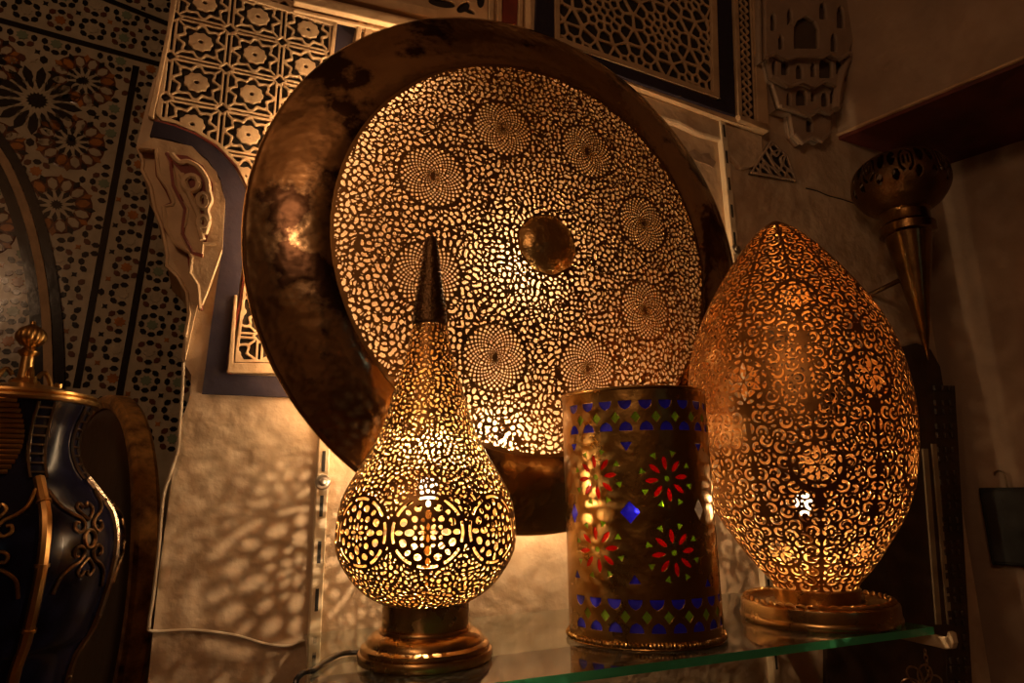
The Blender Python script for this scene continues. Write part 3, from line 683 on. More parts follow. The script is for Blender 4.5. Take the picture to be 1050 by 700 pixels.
# conformal rows so that the marks keep their shape from the belly to the neck
cv = np.concatenate([[0], np.cumsum(np.diff(q) / (.5 * (r[1:] + r[:-1])))]); nc = int(cv[-1] / dth) + 1
rc = np.interp(np.arange(nc) * dth, cv, r); lam = .0060 / (rc * dth)
v = turing(nc, nth, list(np.geomspace(lam.min() * .999, lam.max() * 1.001, 6)), lam, quad=.42, it=9, seed=5)
rows = cv / dth; i0 = np.clip(rows.astype(int), 0, nc - 2); ft = (rows - i0)[:, None]; v = v[i0] * (1 - ft) + v[i0 + 1] * ft
v2 = turing(nc, nth, list(np.geomspace(lam.min() * 1.7, lam.max() * 1.75, 6)), lam * 1.72, quad=0, it=2, seed=6); v2 = v2[i0] * (1 - ft) + v2[i0 + 1] * ft
cut = np.full(v.shape, 9.0); uu = np.arange(nth)[None] + 0 * v; vv = rows[:, None] + 0 * v; lamr = np.interp(rows, np.arange(nc), lam)
for bnd in range(8):
    L0 = lam.min() * 1.35 ** bnd; n_ = round(nth / (L0 * 1.62)); sel = (lamr >= L0 * .999) & (lamr < L0 * 1.35)
    if sel.any(): ce = cellular(np.concatenate([uu[sel][:, :1] * 0 + 0, uu[sel]], 1)[:, 1:] * n_ / nth, vv[sel] * n_ / nth, 20 + bnd); cut[sel] = ce
F = np.maximum(np.quantile(v, .50) - v, (.085 - cut) * 6)
th, P, Qv = surf(r, z, nr, nz, nth, .0009)
TH = th[None] + 0 * r[:, None]; SS = q[:, None] + 0 * TH
sm = np.interp(.146, z, q); RM = .0405; t_face = math.atan2(-TY, -TX) + .01
for k8 in range(8):
    x = (np.mod(TH - t_face - k8 * PI / 4 + PI, 2 * PI) - PI) * np.interp(.146, z, r) * .96; y = SS - sm
    rho = np.hypot(x, y); ph = np.arctan2(y, x)
    if rho.min() > RM: continue
    G = np.full(rho.shape, .01)
    def petals(n, rad, ln, wd, off=0.0):
        global G
        t = PI * 2 / n; p = np.mod(ph - off + t / 2, t) - t / 2; dx = rho * np.cos(p) - rad; dy = rho * np.sin(p)
        G = np.minimum(G, (np.hypot(dx / (.95 * ln), dy / (.90 * wd)) - 1) * wd)
    petals(4, RM * .15, RM * .105, RM * .050); petals(4, RM * .19, RM * .080, RM * .055, PI / 4)
    petals(8, RM * .345, RM * .050, RM * .060, PI / 8); petals(4, RM * .46, RM * .130, RM * .095); petals(4, RM * .48, RM * .085, RM * .085, PI / 4)
    petals(8, RM * .675, RM * .095, RM * .115, PI / 8); petals(4, RM * .74, RM * .105, RM * .075); petals(4, RM * .72, RM * .090, RM * .065, PI / 4)
    t = PI / 4; p = np.mod(ph + t / 2, t) - t / 2; G = np.minimum(G, np.maximum(np.abs(rho - RM * .905) - RM * .040, (np.abs(p) - .30) * RM))
    F = np.where(rho < RM, G, np.where(rho < RM * 1.035, .002, F))
F[:3] = 1; F[-4:] = 1
o = link('pierced_body', pierced('pierced_body', F, P, Qv, wrap=True, inside=True), [M['pierced'], M['pierced_in']], tear)
k = MB(); k.lathe([(.0205, .397), (.0225, .399), (.0232, .403), (.0222, .408), (.0215, .42), (.0165, .452), (.0115, .490), (.0092, .512), (.0070, .5195), (.004, .5235), (0, .5245)], 40)
sp = k.build('spire', M['darkbrass'], tear, True); sp['label'] = 'dark punched spire'
k = MB()
for j in range(16):
    zz = .412 + j * .0064; rr = np.interp(zz, [.408, .42, .452, .490, .512], [.0222, .0215, .0165, .0115, .0092]); n_ = max(8, int(rr * 2 * PI / .0062))
    for i in range(n_):
        t = 2 * PI * (i + .5 * (j % 2)) / n_; k.lathe([(.0016, 0), (.0012, .0008), (0, .001)], 6, off=(0, 0, 0)); 
        n0 = len(k.v) - 18
        for b_ in range(n0, len(k.v)):
            x, y, h = k.v[b_]; k.v[b_] = ((rr + h) * math.cos(t) - x * math.sin(t), (rr + h) * math.sin(t) + x * math.cos(t), zz + y)
k.build('spire_studs', M['darkbrass'], sp)
k = MB(); k.lathe([(.0, .0635), (.0495, .0635), (.0516, .062), (.0512, .060), (.0512, .0345), (.0505, .033), (0, .033)], 64); k.build('collar', M['base'], tear, True)
k = MB(); k.lathe([(0, .034), (.0535, .034), (.0545, .032), (.0545, .0305), (.0600, .0290), (.0655, .0255), (.0685, .0205), (.0690, .0185), (.0715, .0178), (.0745, .0155), (.0752, .0125), (.0745, .0105), (.0772, .0098), (.0785, .0075), (.0785, .0035), (.0775, .0), (0, 0)], 72)
k.build('foot', M['base'], tear, True, 30)
bulb(tear, (0, 0, .192), .0135, M['bulb_tear'])
k = MB(); k.lathe([(.004, .0635), (.004, .148)], 10); k.build('lamp_tube', M['brass'], tear, True)
zc = SZ + .0034
cp = [hit(x, y, (0, 0, zc), np.array([0, 0, 1.0])) for x, y in ((388, 671), (372, 669), (352, 670), (336, 677), (322, 687), (313, 697))]
cp = cp[:-1] + [np.array(wpt(.106, .782, zc + .0006)), np.array(wpt(.095, .774, zc - .001)), np.array(wpt(.090, .768, zc - .012)), np.array(wpt(.090, .766, zc - .06)), np.array(wpt(.095, .775, zc - .18))]
k = MB(); k.tube([tuple(p - np.array([TX, TY, SZ])) for p in smoothpath(cp, 6)], .0031, 8); cdo = k.build('power_cord', M['black_cord'], tear, True); cdo['label'] = 'black cord'

# ------------------------------------------------------------------ pointed egg lamp with scrollwork
EX, EY = .442, 1.022
egg = thing('egg_lamp', 'large pointed egg-shaped pierced brass lamp with scrollwork, on a round base', 'lamp', (EX, EY, SZ + .0004))
EPROF = [(.0560, .0400), (.0617, .0526), (.0804, .0732), (.1007, .1009), (.1309, .1480), (.1496, .1963), (.1590, .247), (.1625, .295), (.1605, .345), (.1511, .3991), (.1338, .4474), (.1080, .4967), (.0775, .5440), (.0500, .5800), (.0270, .6040), (.0080, .6180), (.0030, .6205)]
r, z, q, nr, nz = resample(EPROF, .00128); HS = 66; nth = HS * 12; dth = 2 * PI / nth; ny = len(r)
thh = (np.arange(HS) + .5) * dth; XH = thh[None] * r[:, None]; WH = (HS * dth) * r
Dh = np.full((ny, HS), .05); De = np.minimum(XH, WH[:, None] - XH)
De = np.minimum(De, np.minimum(q, q[-1] - q)[:, None] - .002)
WEB = .0021
def put(circles):
    """cut a chain of round dabs (x, s, radius); x is measured along the row"""
    global Dh
    cs = np.array(circles); lo = int(max(0, np.searchsorted(q, cs[:, 1].min() - .014))); hi = int(min(ny, np.searchsorted(q, cs[:, 1].max() + .014)))
    for (x, s, rd) in cs:
        t = x / np.interp(s, q, r)
        d = np.hypot((thh[None] - t) * r[lo:hi, None], q[lo:hi, None] - s) - rd; Dh[lo:hi] = np.minimum(Dh[lo:hi], d)
def chain(pts, rads):
    P_ = np.array(smoothpath([(*p, w_) for p, w_ in zip(pts, rads)], 4)); return P_
def curl(sz, a0, hand, span=235):
    t = np.radians(np.linspace(0, span, 7)); rr = sz * (1 - .42 * np.linspace(0, 1, 7))
    pts = [(rr[i] * math.cos(a0 + hand * t[i]), rr[i] * math.sin(a0 + hand * t[i])) for i in range(7)]
    return chain(pts, [.0008, .0013, .0018, .0021, .0021, .0019, .0023])
def leaf(l, w_, a0, bend=.25):
    pts = []
    for i in np.linspace(-1, 1, 5): pts.append((l * i, bend * l * (1 - i * i)))
    c_, s_ = math.cos(a0), math.sin(a0); return chain([(x * c_ - y * s_, x * s_ + y * c_) for x, y in pts], [w_ * .35, w_ * .85, w_, w_ * .7, w_ * .25])
rgn = np.random.default_rng(11)
# medallions on the seam of the pattern: a six-petal flower in a ring
def zrow(zv): return float(np.interp(zv, z, q))
def medallion(sc_, side, R):
    x0 = 0.0 if side == 0 else None; rr = np.interp(sc_, q, r); X0 = 0 if side == 0 else HS * dth * rr
    for i in range(6):
        t = PI / 6 + i * PI / 3; l = leaf(R * .30, R * .13, t, 0); put([(X0 + R * .43 * math.cos(t) + a, sc_ + R * .43 * math.sin(t) + b, w_) for a, b, w_ in l])
        t += PI / 6; put([(X0 + R * .62 * math.cos(t) + a, sc_ + R * .62 * math.sin(t) + b, w_) for a, b, w_ in leaf(R * .13, R * .10, t + PI / 2, .5)])
    for i in range(12):
        t = PI / 12 + i * PI / 6; put([(X0 + R * .86 * math.cos(t) + a, sc_ + R * .86 * math.sin(t) + b, w_) for a, b, w_ in leaf(R * .13, R * .075, t + PI / 2, .15)])
    d = np.hypot(XH - (0 if side == 0 else WH[:, None]), q[:, None] - sc_)
    return d
solid = np.full((ny, HS), 1.0)
for zc_, side, R in ((.333, 0, .036), (.215, 1, .034), (.10, 0, .026), (.455, 1, .030)):
    d = medallion(zrow(zc_), side, R); solid = np.minimum(solid, np.where(d < R, -1, d - R))
for zc_, side in ((.292, 1), (.292, 0), (.155, 0), (.385, 1), (.40, 0), (.168, 1)):
    d = np.hypot(XH - (0 if side == 0 else WH[:, None]), q[:, None] - zrow(zc_)); solid = np.minimum(solid, d - .0068)
De2 = np.minimum(De, solid + .0003)
cls = []
for hand in (-1, 1):
    for sz in (.0088, .0072): cls.append([curl(sz, a, hand) for a in np.linspace(0, 2 * PI, 10, endpoint=False)])
cls2 = [[curl(.0054, a, h, 200) for a in np.linspace(0, 2 * PI, 10, endpoint=False)] for h in (-1, 1)]
lv = [[leaf(l, w_, a) for a in np.linspace(0, 2 * PI, 12, endpoint=False)] for l, w_ in ((.0068, .0026), (.0050, .0024), (.0034, .0019))]
lv.append([np.array([(0, 0, .0019)])]); lv.append([np.array([(0, 0, .0012)])])
def fits(x, s, tpl):
    X_ = x + tpl[:, 0]; S_ = s + tpl[:, 1]
    if S_.min() < 0 or S_.max() > q[-1]: return False
    rr = np.interp(S_, q, r); ii = (X_ / rr / dth).astype(int)
    if ii.min() < 0 or ii.max() >= HS: return False
    jj = np.clip(np.searchsorted(q, S_), 0, ny - 1)
    return bool(np.all(Dh[jj, ii] >= tpl[:, 2] + WEB) and np.all(De2[jj, ii] >= tpl[:, 2] + WEB * .55))
def fill(classes, need, tries):
    for tp in classes:
        js, is_ = np.where(np.minimum(Dh - WEB, De2 - WEB * .55) > need(tp)); order = rgn.permutation(len(js))[:tries]
        for o_ in order:
            j, i = js[o_], is_[o_]
            if Dh[j, i] - WEB <= need(tp): continue
            x, s = XH[j, i], q[j]
            for a in rgn.permutation(len(tp))[:8]:
                t_ = tp[a]
                if fits(x, s, t_): put([(x + a_, s + b_, w_) for a_, b_, w_ in t_]); break
fill(cls, lambda t: .0016, 5000); fill(cls2, lambda t: .0014, 5000); fill(lv, lambda t: float(t[0][:, 2].max()) * .98, 9000)
Fh = Dh; Fs = np.concatenate([Fh, Fh[:, ::-1]], 1); F = np.concatenate([Fs] * 6, 1); F[:4] = .01; F[z > .606] = .01
th, P, Qv = surf(r, z, nr, nz, nth, .0009)
o = link('pierced_body', pierced('pierced_body', F, P, Qv, wrap=True, inside=True), [M['eggbrass'], M['egg_in']], egg); o.rotation_euler = (0, 0, math.atan2(-EY, -EX) - math.radians(23))
k = MB(); k.lathe([(0, .045), (.0590, .0445), (.0605, .0425), (.0595, .040), (.0585, .037), (.0585, .027), (.0585, .020), (0, .020)], 64); k.build('collar', M['base'], egg, True, 30)
k = MB(); k.lathe([(0, .0255), (.064, .0255), (.066, .0235), (.082, .0225), (.0865, .0245), (.0950, .0275), (.1035, .0275), (.1065, .0255), (.1072, .0225), (.1072, .0100), (.1082, .0085), (.1088, .006), (.1088, .0025), (.1075, 0), (0, 0)], 96); k.build('base', M['base'], egg, True, 30)
k = MB()
for i in range(44):                                   # the twisted border: slanted beads
    t = 2 * PI * i / 44; t2 = t + 2 * PI / 44 * 1.25
    k.tube([((.0945 + .008 * f_) * math.cos(t + (t2 - t) * f_), (.0945 + .008 * f_) * math.sin(t + (t2 - t) * f_), .0278 + .0022 * math.sin(PI * f_)) for f_ in np.linspace(0, 1, 6)], [.0012, .0026, .0032, .0032, .0026, .0012], 7)
k.build('twisted_border', M['brass'], egg, True)
bulb(egg, (-.004, 0, .166), .0135, M['bulb_egg'])
k = MB(); k.lathe([(.007, .045), (.007, .122)], 10); k.build('lamp_tube', M['darkbrass'], egg, True)

# ------------------------------------------------------------------ the great brass disc
DC = wpt(.4695, .97, 1.7982)
disc = thing('disc_lamp', 'huge round brass wall lamp with a pierced dome and dark mirror-bright rim', 'wall lamp')
disc.matrix_world = Matrix(((WE[0], 0, WM[0], DC.x), (WE[1], 0, WM[1], DC.y), (0, 1, 0, DC.z), (0, 0, 0, 1)))
DCn = np.array(DC)
def dl(px, py, h):
    P = hit(px, py, DCn + WM * h, WM) - DCn; return float(P @ WE), float(P[2])
RI, RO = .3455, .4625
rimprof = [(RI - .004, .0355), (RI + .003, .0375), (.375, .0325), (.405, .0240), (.435, .0120), (.452, .0035), (.459, .0005), (.4640, -.0015), (.4660, -.0055), (.4640, -.0095), (.459, -.0105), (.455, -.0080), (.450, -.001), (.432, .0085), (.404, .020), (.372, .029), (RI - .004, .0335)]
k = MB(); k.lathe(rimprof, 160, close=True); o = k.build('rim', M['rim'], disc, True, 50); o['label'] = 'dark blotchy mirror-bright brass rim'
st = .00115; n = int(2 * RI / st) + 3; g = (np.arange(n) - (n - 1) / 2) * st; X, Y = np.meshgrid(g, g); RR = np.hypot(X, Y)
v = turing(n, n, [.0088 / st], quad=.44, it=9, seed=9); cut = cellular(X / .0128 + 90, Y / .0128 + 90, 4); F = np.maximum(np.quantile(v, .54) - v, (.095 - cut) * 6)
med = [(451, 178), (525, 130), (608, 156), (665, 228), (668, 306), (610, 373), (514, 365), (447, 274)]
pol = [dl(x, y, .052) for x, y in med]; rm = float(np.mean([math.hypot(*p) for p in pol])); ph0 = float(np.angle(np.mean([np.exp(1j * (math.atan2(p[1], p[0]) * 8)) for p in pol])) / 8)
for i in range(8):
    t = ph0 + i * PI / 4; cx, cy = rm * math.cos(t), rm * math.sin(t); R = .054
    dx, dy = X - cx, Y - cy; rho = np.hypot(dx, dy) + 1e-9; ph = np.arctan2(dy, dx); nn = 30
    lr = np.log(rho / R); a = np.abs(np.sin(nn / 2 * (ph + lr))); b = np.abs(np.sin(nn / 2 * (ph - lr))); G = (.60 - np.minimum(a, b)) * .01
    nn2 = 15; a2 = np.abs(np.sin(nn2 / 2 * (ph + lr))); b2 = np.abs(np.sin(nn2 / 2 * (ph - lr))); G2 = (.62 - np.minimum(a2, b2)) * .01
    G = np.where(rho > R * .46, G, np.where(rho > R * .07, G2, .01)); pass
    F = np.where(rho < R * .965, G, np.where(rho < R * 1.03, .01, F))
F = np.where(RR < .0535, .01, F); F = np.where(RR > RI - .006, .01, F)
F = np.minimum(F, RI - RR)
HD = .0375 + .0285 * (1 - (RR / RI) ** 2); P = np.stack([X, Y, HD], -1); Qv = np.stack([X, Y, HD - .0009], -1)
link('pierced_dome', pierced('pierced_dome', F, P, Qv, inside=True), [M['pierced'], M['pierced_in']], disc)
k = MB(); nb = 72; prof = [(.0505, .064), (.0515, .067), (.0500, .0695), (.0440, .0745), (.034, .0800), (.020, .0840), (.008, .0855)]
for rr, h in prof:
    for i in range(nb):
        t = 2 * PI * i / nb; f_ = 1 + .018 * math.cos(9 * t) * (rr / .05) + .015 * math.cos(4 * t + 1); k.v.append((rr * f_ * math.cos(t), rr * f_ * math.sin(t), h + .0007 * math.sin(3 * t + rr * 90) * rr / .05))
k.v.append((0, 0, .0855)); m_ = len(prof)
for j in range(m_ - 1):
    for i in range(nb): k.f.append((j * nb + i, j * nb + (i + 1) % nb, (j + 1) * nb + (i + 1) % nb, (j + 1) * nb + i)); k.mi.append(0)
for i in range(nb): k.f.append(((m_ - 1) * nb + i, (m_ - 1) * nb + (i + 1) % nb, m_ * nb)); k.mi.append(0)
k.build('boss', M['boss'], disc, True)['label'] = 'plain hammered centre boss'
bx, by = dl(514, 450, .0)
bulb(disc, (bx, by, .004), .009, M['bulb_disc'], rot=(PI / 2, 0, 0))
bulb(disc, (.0, .004, .022), .012, M['bulb_disc'], rot=(PI / 2, 0, 0))
k = MB(); k.tube([(.412 * math.cos(t), .412 * math.sin(t), -.016) for t in np.linspace(math.radians(118), math.radians(318), 44)], .0042, 6); k.build('hidden_fill_strip', M['strip'], disc)  # unseen strip added to even out the light behind the dome
k = MB(); k.box(-.02, .02, .452, .462, -.0495, -.006); k.box(-.05, .05, .43, .47, -.0495, -.045); k.build('wall_hanger', M['darkbrass'], disc)

# ------------------------------------------------------------------ half-round lantern with coloured glass
LA, LB = np.array([.072, .942]), np.array([.264, .898]); LMID = (LA + LB) / 2; LDIR = (LB - LA); LHW = np.linalg.norm(LDIR) / 2; LDIR = LDIR / np.linalg.norm(LDIR)
LANG = math.atan2(LDIR[1], LDIR[0]); LH = .3170; LDP = .080
lan = thing('half_round_lantern', 'half-round brass lantern set with red, blue and green glass, between the two tall lamps', 'lantern', (LMID[0], LMID[1], SZ), LANG)
al = np.linspace(-PI / 2, PI / 2, 721); ex = LHW * np.sin(al); ey = -LDP * np.cos(al)
ex = np.concatenate([[-LHW], ex, [LHW]]); ey = np.concatenate([[.016], ey, [.016]])
es = np.concatenate([[0], np.cumsum(np.hypot(np.diff(ex), np.diff(ey)))]); ES = es[-1]
def lpos(s, off=0.0):
    x = np.interp(s, es, ex); y = np.interp(s, es, ey); d = 1e-4; tx = np.interp(s + d, es, ex) - np.interp(s - d, es, ex); ty = np.interp(s + d, es, ey) - np.interp(s - d, es, ey); l = np.hypot(tx, ty) + 1e-12
    return x + off * ty / l, y - off * tx / l            # off > 0 is outwards
LN = np.array([-LDIR[1], LDIR[0]])
def ll(px, py):
    """a point of the photo on the curved front -> (arc, height)"""
    d = ray(px, py); o2 = -LMID; u0, v0 = o2 @ LDIR, o2 @ LN; du, dv = d[:2] @ LDIR, d[:2] @ LN
    A_ = (du / LHW) ** 2 + (dv / LDP) ** 2; B_ = 2 * (u0 * du / LHW ** 2 + v0 * dv / LDP ** 2); C_ = (u0 / LHW) ** 2 + (v0 / LDP) ** 2 - 1
    disc_ = B_ * B_ - 4 * A_ * C_; t = (-B_ - math.sqrt(max(disc_, 0))) / (2 * A_); u, v_ = u0 + t * du, v0 + t * dv
    a_ = math.atan2(u / LHW, -v_ / LDP); return float(np.interp(a_, al, es[1:-1])), float(EYE[2] + t * d[2] - SZ)
pieces = []                                                   # (outline [(s, z)], kind)
def dome(s, zz, w_, h_, up):
    g_ = 1 if up else -1; pts = [(-1, -.8), (1, -.8), (.92, -.1), (.62, .55), (0, 1), (-.62, .55), (-.92, -.1)]
    return [(s + w_ * x, zz + g_ * h_ * y) for x, y in pts]
def add(kind, pts): pieces.append((kind, pts))
WDP, HDP = .0088, .0066
sl = [ll(588, 422)[0] + i * (ll(722, 418)[0] - ll(588, 422)[0]) / 8 for i in range(9)]
zu = ll(642, 414.5)[1]; zl2 = ll(642, 437)[1]; zm = ll(652, 427)[1]
for i, s in enumerate(sl):
    add('blue_pane', dome(s, zu, WDP, HDP, False)); add('blue_pane', dome(s, zl2, WDP, HDP, True))
    if i < 8: sm_ = (s + sl[i + 1]) / 2; add('green_diamond', [(sm_ - .0062, zm), (sm_, zm - .0075), (sm_ + .0062, zm), (sm_, zm + .0075)])
zu = ll(673, 620)[1]; zl2 = ll(674, 645)[1]; zm = ll(663, 633)[1]
for i, s in enumerate(sl):
    add('blue_pane', dome(s, zu, WDP, HDP, False)); add('blue_pane', dome(s, zl2, WDP, HDP, True))
    if i < 8: sm_ = (s + sl[i + 1]) / 2; add('green_diamond', [(sm_ - .0062, zm), (sm_, zm - .0075), (sm_ + .0062, zm), (sm_, zm + .0075)])
def tri(px, py, w_, h_, up, kind):
    s, zz = ll(px, py); g_ = 1 if up else -1; add(kind, [(s - w_, zz - g_ * h_ * .5), (s + w_, zz - g_ * h_ * .5), (s, zz + g_ * h_ * .5)])
tri(642, 457.5, .0075, .011, False, 'blue_triangle'); tri(651, 594, .0075, .011, True, 'blue_triangle')
tri(588.5, 459, .0065, .010, False, 'blue_triangle'); tri(592, 588, .0065, .010, True, 'blue_triangle'); tri(716, 459, .0065, .010, False, 'blue_triangle'); tri(726, 597, .0065, .010, True, 'blue_triangle')
for px, py, kd in ((646, 525, 'blue_diamond'), (717, 522, 'clear_diamond'), (589, 526, 'blue_diamond')):
    s, zz = ll(px, py); w_ = .0125 if kd[0] == 'b' and px > 600 else .0085; add(kd, [(s - w_, zz), (s, zz - .0135), (s + w_, zz), (s, zz + .0135)])
ros = [ll(611, 489), ll(684, 490.5), ll(612.5, 563), ll(691.5, 566.5)]
for s, zz in ros:
    add('green_button', [(s + .0035 * math.cos(t), zz + .0035 * math.sin(t)) for t in np.linspace(0, 2 * PI, 10, endpoint=False)])
    for i in range(8):
        t = 2 * PI * i / 8 + .1; c_, s_ = math.cos(t), math.sin(t); m_ = [(x, y) for x, y in ((-.0092, 0), (-.005, .0024), (.001, .0033), (.0055, .0022), (.0088, 0), (.0055, -.0022), (.001, -.0033), (-.005, -.0024))]
        add('red_petal', [(s + (.0198 + x) * c_ - y * s_, zz + (.0198 + x) * s_ + y * c_) for x, y in m_])
        t += PI / 8; c_, s_ = math.cos(t), math.sin(t); add('green_triangle', [(s + (.0318 + x) * c_ - y * s_, zz + (.0318 + x) * s_ + y * c_) for x, y in ((-.0045, 0), (.0035, .0042), (.0035, -.0042))])
st = .0009; ss = np.arange(0, ES + st / 2, st); zz_ = np.arange(0, LH + st / 2, st); SG, ZG = np.meshgrid(ss, zz_); F = np.full(SG.shape, .01)
for kd, pts in pieces:
    pts = np.array(pts); ctr = pts.mean(0); area = 0.5 * np.sum(pts[:, 0] * np.roll(pts[:, 1], -1) - np.roll(pts[:, 0], -1) * pts[:, 1]); pts = pts if area > 0 else pts[::-1]
    i0, i1 = int((pts[:, 0].min() - .003) / st), int((pts[:, 0].max() + .003) / st) + 2; j0, j1 = int((pts[:, 1].min() - .003) / st), int((pts[:, 1].max() + .003) / st) + 2
    i0, j0 = max(i0, 0), max(j0, 0); D = np.full(F[j0:j1, i0:i1].shape, -1.0)
    for a in range(len(pts)):
        p, q_ = pts[a], pts[(a + 1) % len(pts)]; e = (q_ - p) / np.linalg.norm(q_ - p); D = np.maximum(D, (SG[j0:j1, i0:i1] - p[0]) * e[1] - (ZG[j0:j1, i0:i1] - p[1]) * e[0])
    F[j0:j1, i0:i1] = np.minimum(F[j0:j1, i0:i1], D)
x, y = lpos(SG); P = np.stack([x, y, ZG], -1); x, y = lpos(SG, -.0008); Qv = np.stack([x, y, ZG], -1)
link('shell', pierced('shell', F, P, Qv, flip=False), M['lantern'], lan)
gm = {'blue': 'blue_glass', 'red': 'red_glass', 'green': 'green_glass', 'clear': 'clear_glass'}
for kd, pts in pieces:
    pts = np.array(pts); ctr = pts.mean(0); big = ctr + (pts - ctr) * 1.12; k = MB(); n = len(big); vs = []
    for off in (-.0010, -.0030):
        for s, zz in big: x, y = lpos(s, off); vs.append((x, y, zz))
    k.add(vs, [tuple(range(n)), tuple(range(n, 2 * n))[::-1]] + [(i, n + i, n + (i + 1) % n, (i + 1) % n) for i in range(n)])
    k.build(kd, M[gm[kd.split('_')[0]]], lan)
k = MB()                                                     # back sheet and lid ring
k.box(-LHW, LHW, .0152, .0168, 0, LH); k.build('back_plate', M['lantern'], lan)
def hoop(zz, rr, name, off, twist=0, m=M['lantern']):
    k = MB(); s = np.linspace(.001, ES - .001, 220); pts = [(*lpos(t, off), zz) for t in s]
    rad = [rr * (1 + twist * math.sin(i * 1.9)) for i in range(len(pts))]; k.tube([tuple(map(float, p)) for p in pts], rad, 8); return k.build(name, m, lan, True)
hoop(LH, .0022, 'top_hoop', .0004); hoop(.0052, .0034, 'rope_trim', .0012, .22); hoop(.0012, .0012, 'foot_wire', .0020)
for x_ in (-LHW, LHW):
    k = MB(); k.tube([(x_, .016, .0), (x_, .016, LH)], .0026, 8); k.build('side_wire', M['lantern'], lan, True)
bulb(lan, (.0, -.012, .16), .012, M['bulb_lantern'])
k = MB(); k.lathe([(.006, .0), (.006, .121)], 10); k.build('lamp_tube', M['darkbrass'], lan, True); k = MB(); k.box(-.03, .03, -.05, .015, 0, .003); k.build('floor_plate', M['lantern'], lan)
for ch in lan.children:
    if ch.name.startswith('lamp_tube'): ch.location = (0, -.012, 0)

# ------------------------------------------------------------------ pale cord hanging down the pier
cp = [(188, 372, .012), (187, 400, .012), (184, 440, .010), (182, 462, .009), (173, 490, .012), (167, 512, .012), (163, 560, .010), (157, 612, .009), (153, 640, .008), (157, 647, .006), (198, 646, .006), (240, 651, .006), (272, 660, .006), (296, 662, .006), (311, 657, .007), (318, 662, .016)]
k = MB(); pts = []
for x, y, b in cp: a, zz = wl(x, y, b); pts.append((a, -b, zz))
k.tube([tuple(p) for p in smoothpath(pts, 6)], .0021, 8); o = k.build('power_cord', M['white_cord'], None, True); o.matrix_world = WALL
tag(o, 'thin pale electric cord running down the wall edge and across to the shelf', 'cord')

# ------------------------------------------------------------------ console, blue jar and brown vase in the niche
def at_depth(px, py, dep):
    d = ray(px, py); return EYE + d * dep
JP = at_depth(19, 430, .84); JX, JY = float(JP[0]), float(JP[1])
def zat(P, px, py):
    n = np.array([P[0], P[1], 0]); n /= np.linalg.norm(n); return float(hit(px, py, np.array([P[0], P[1], 0]), n)[2])
zr = lambda y: zat((JX, JY), 33 - .15 * (y - 345), y)
ZT = .86
s_ = .84 / FPX
jz = lambda y: zr(y) - ZT
jar = thing('lidded_jar', 'dark blue lidded jar banded with brass straps and scrolls at far left', 'jar', (JX, JY, ZT))
jp = [(.058, 0), (.062, .006), (.064, .03), (75 * s_, jz(705)), (92 * s_, jz(650)), (102 * s_, jz(600)), (105 * s_, jz(562)), (99 * s_, jz(530)), (82 * s_, jz(505)), (64 * s_, jz(482)), (56 * s_, jz(460)), (57 * s_, jz(440)), (62 * s_, jz(424)), (65 * s_, jz(414))]
JPR = np.array(smoothpath(jp, 8))
k = MB(); k.lathe([(0, 0)] + [tuple(p) for p in JPR] + [(0, JPR[-1][1])], 64); k.build('body', M['jar'], jar, True)
jr = lambda zz: float(np.interp(zz, JPR[:, 1], JPR[:, 0]))
ztop = float(JPR[-1][1])
k = MB(); k.lathe([(0, ztop - .004), (.070, ztop - .004), (.0865, ztop - .002), (.0880, ztop + .001), (.0868, ztop + .004), (.082, ztop + .005), (.0845, ztop + .0075), (.0835, ztop + .0105), (.074, ztop + .0125), (.066, ztop + .0150), (.040, ztop + .0215), (.018, ztop + .026), (0, ztop + .027)], 64); lid = k.build('lid', M['brass'], jar, True, 30)
zf = zr(345) - ZT
k = MB(); k.lathe([(0, ztop + .024), (.019, ztop + .0255), (.0165, ztop + .030), (.0085, ztop + .034), (.0075, zf - .028), (.011, zf - .024), (.012, zf - .0205), (.008, zf - .017), (.0055, zf - .0135), (.0075, zf - .0115)], 24); fin = k.build('finial', M['brass'], lid, True)
k = MB(); n = 72; rows_ = []
for j in range(13):
    t = PI * j / 12; rr, zz = .0172 * math.sin(t), zf - .0150 * math.cos(t)
    for i in range(n): a = 2 * PI * i / n; f_ = 1 + .09 * abs(math.cos(6 * a)) * math.sin(t) - .05; k.v.append((rr * f_ * math.cos(a), rr * f_ * math.sin(a), zz))
for j in range(12):
    for i in range(n): k.f.append((j * n + i, j * n + (i + 1) % n, (j + 1) * n + (i + 1) % n, (j + 1) * n + i)); k.mi.append(0)
k.lathe([(0, zf + .022), (.003, zf + .02), (.0035, zf + .0165), (.006, zf + .0145), (0, zf + .0140)], 16); k.build('finial_knob', M['brass'], fin, True)
for sgn in (0, 1, 2, 3):                                       # scrolled feet of the finial
    t0 = sgn * PI / 2 + .9; pts = []
    for u in np.linspace(0, 1, 18):
        rr = .014 + .026 * u; zz = ztop + .036 + .012 * math.sin(u * 5.0) - .016 * u; pts.append((rr * math.cos(t0), rr * math.sin(t0), zz))
    cx_, cz_ = pts[-1], None
    for u in np.linspace(0, 1, 12):
        a = PI * .5 + 4.6 * u; q2 = .0075 * (1 - .55 * u); rr = .040 + q2 * math.cos(a); zz = ztop + .0215 + .0035 + q2 * math.sin(a) - .002; pts.append((rr * math.cos(t0), rr * math.sin(t0), zz))
    k = MB(); k.tube(pts, [.0030] * 18 + list(np.linspace(.003, .002, 12)), 6); k.build('lid_scroll', M['brass'], lid, True)
zs = np.linspace(jz(702), ztop - .006, 60); z_mid = jz(492)
cang = math.atan2(-JY, -JX)                                    # the side that faces the viewer
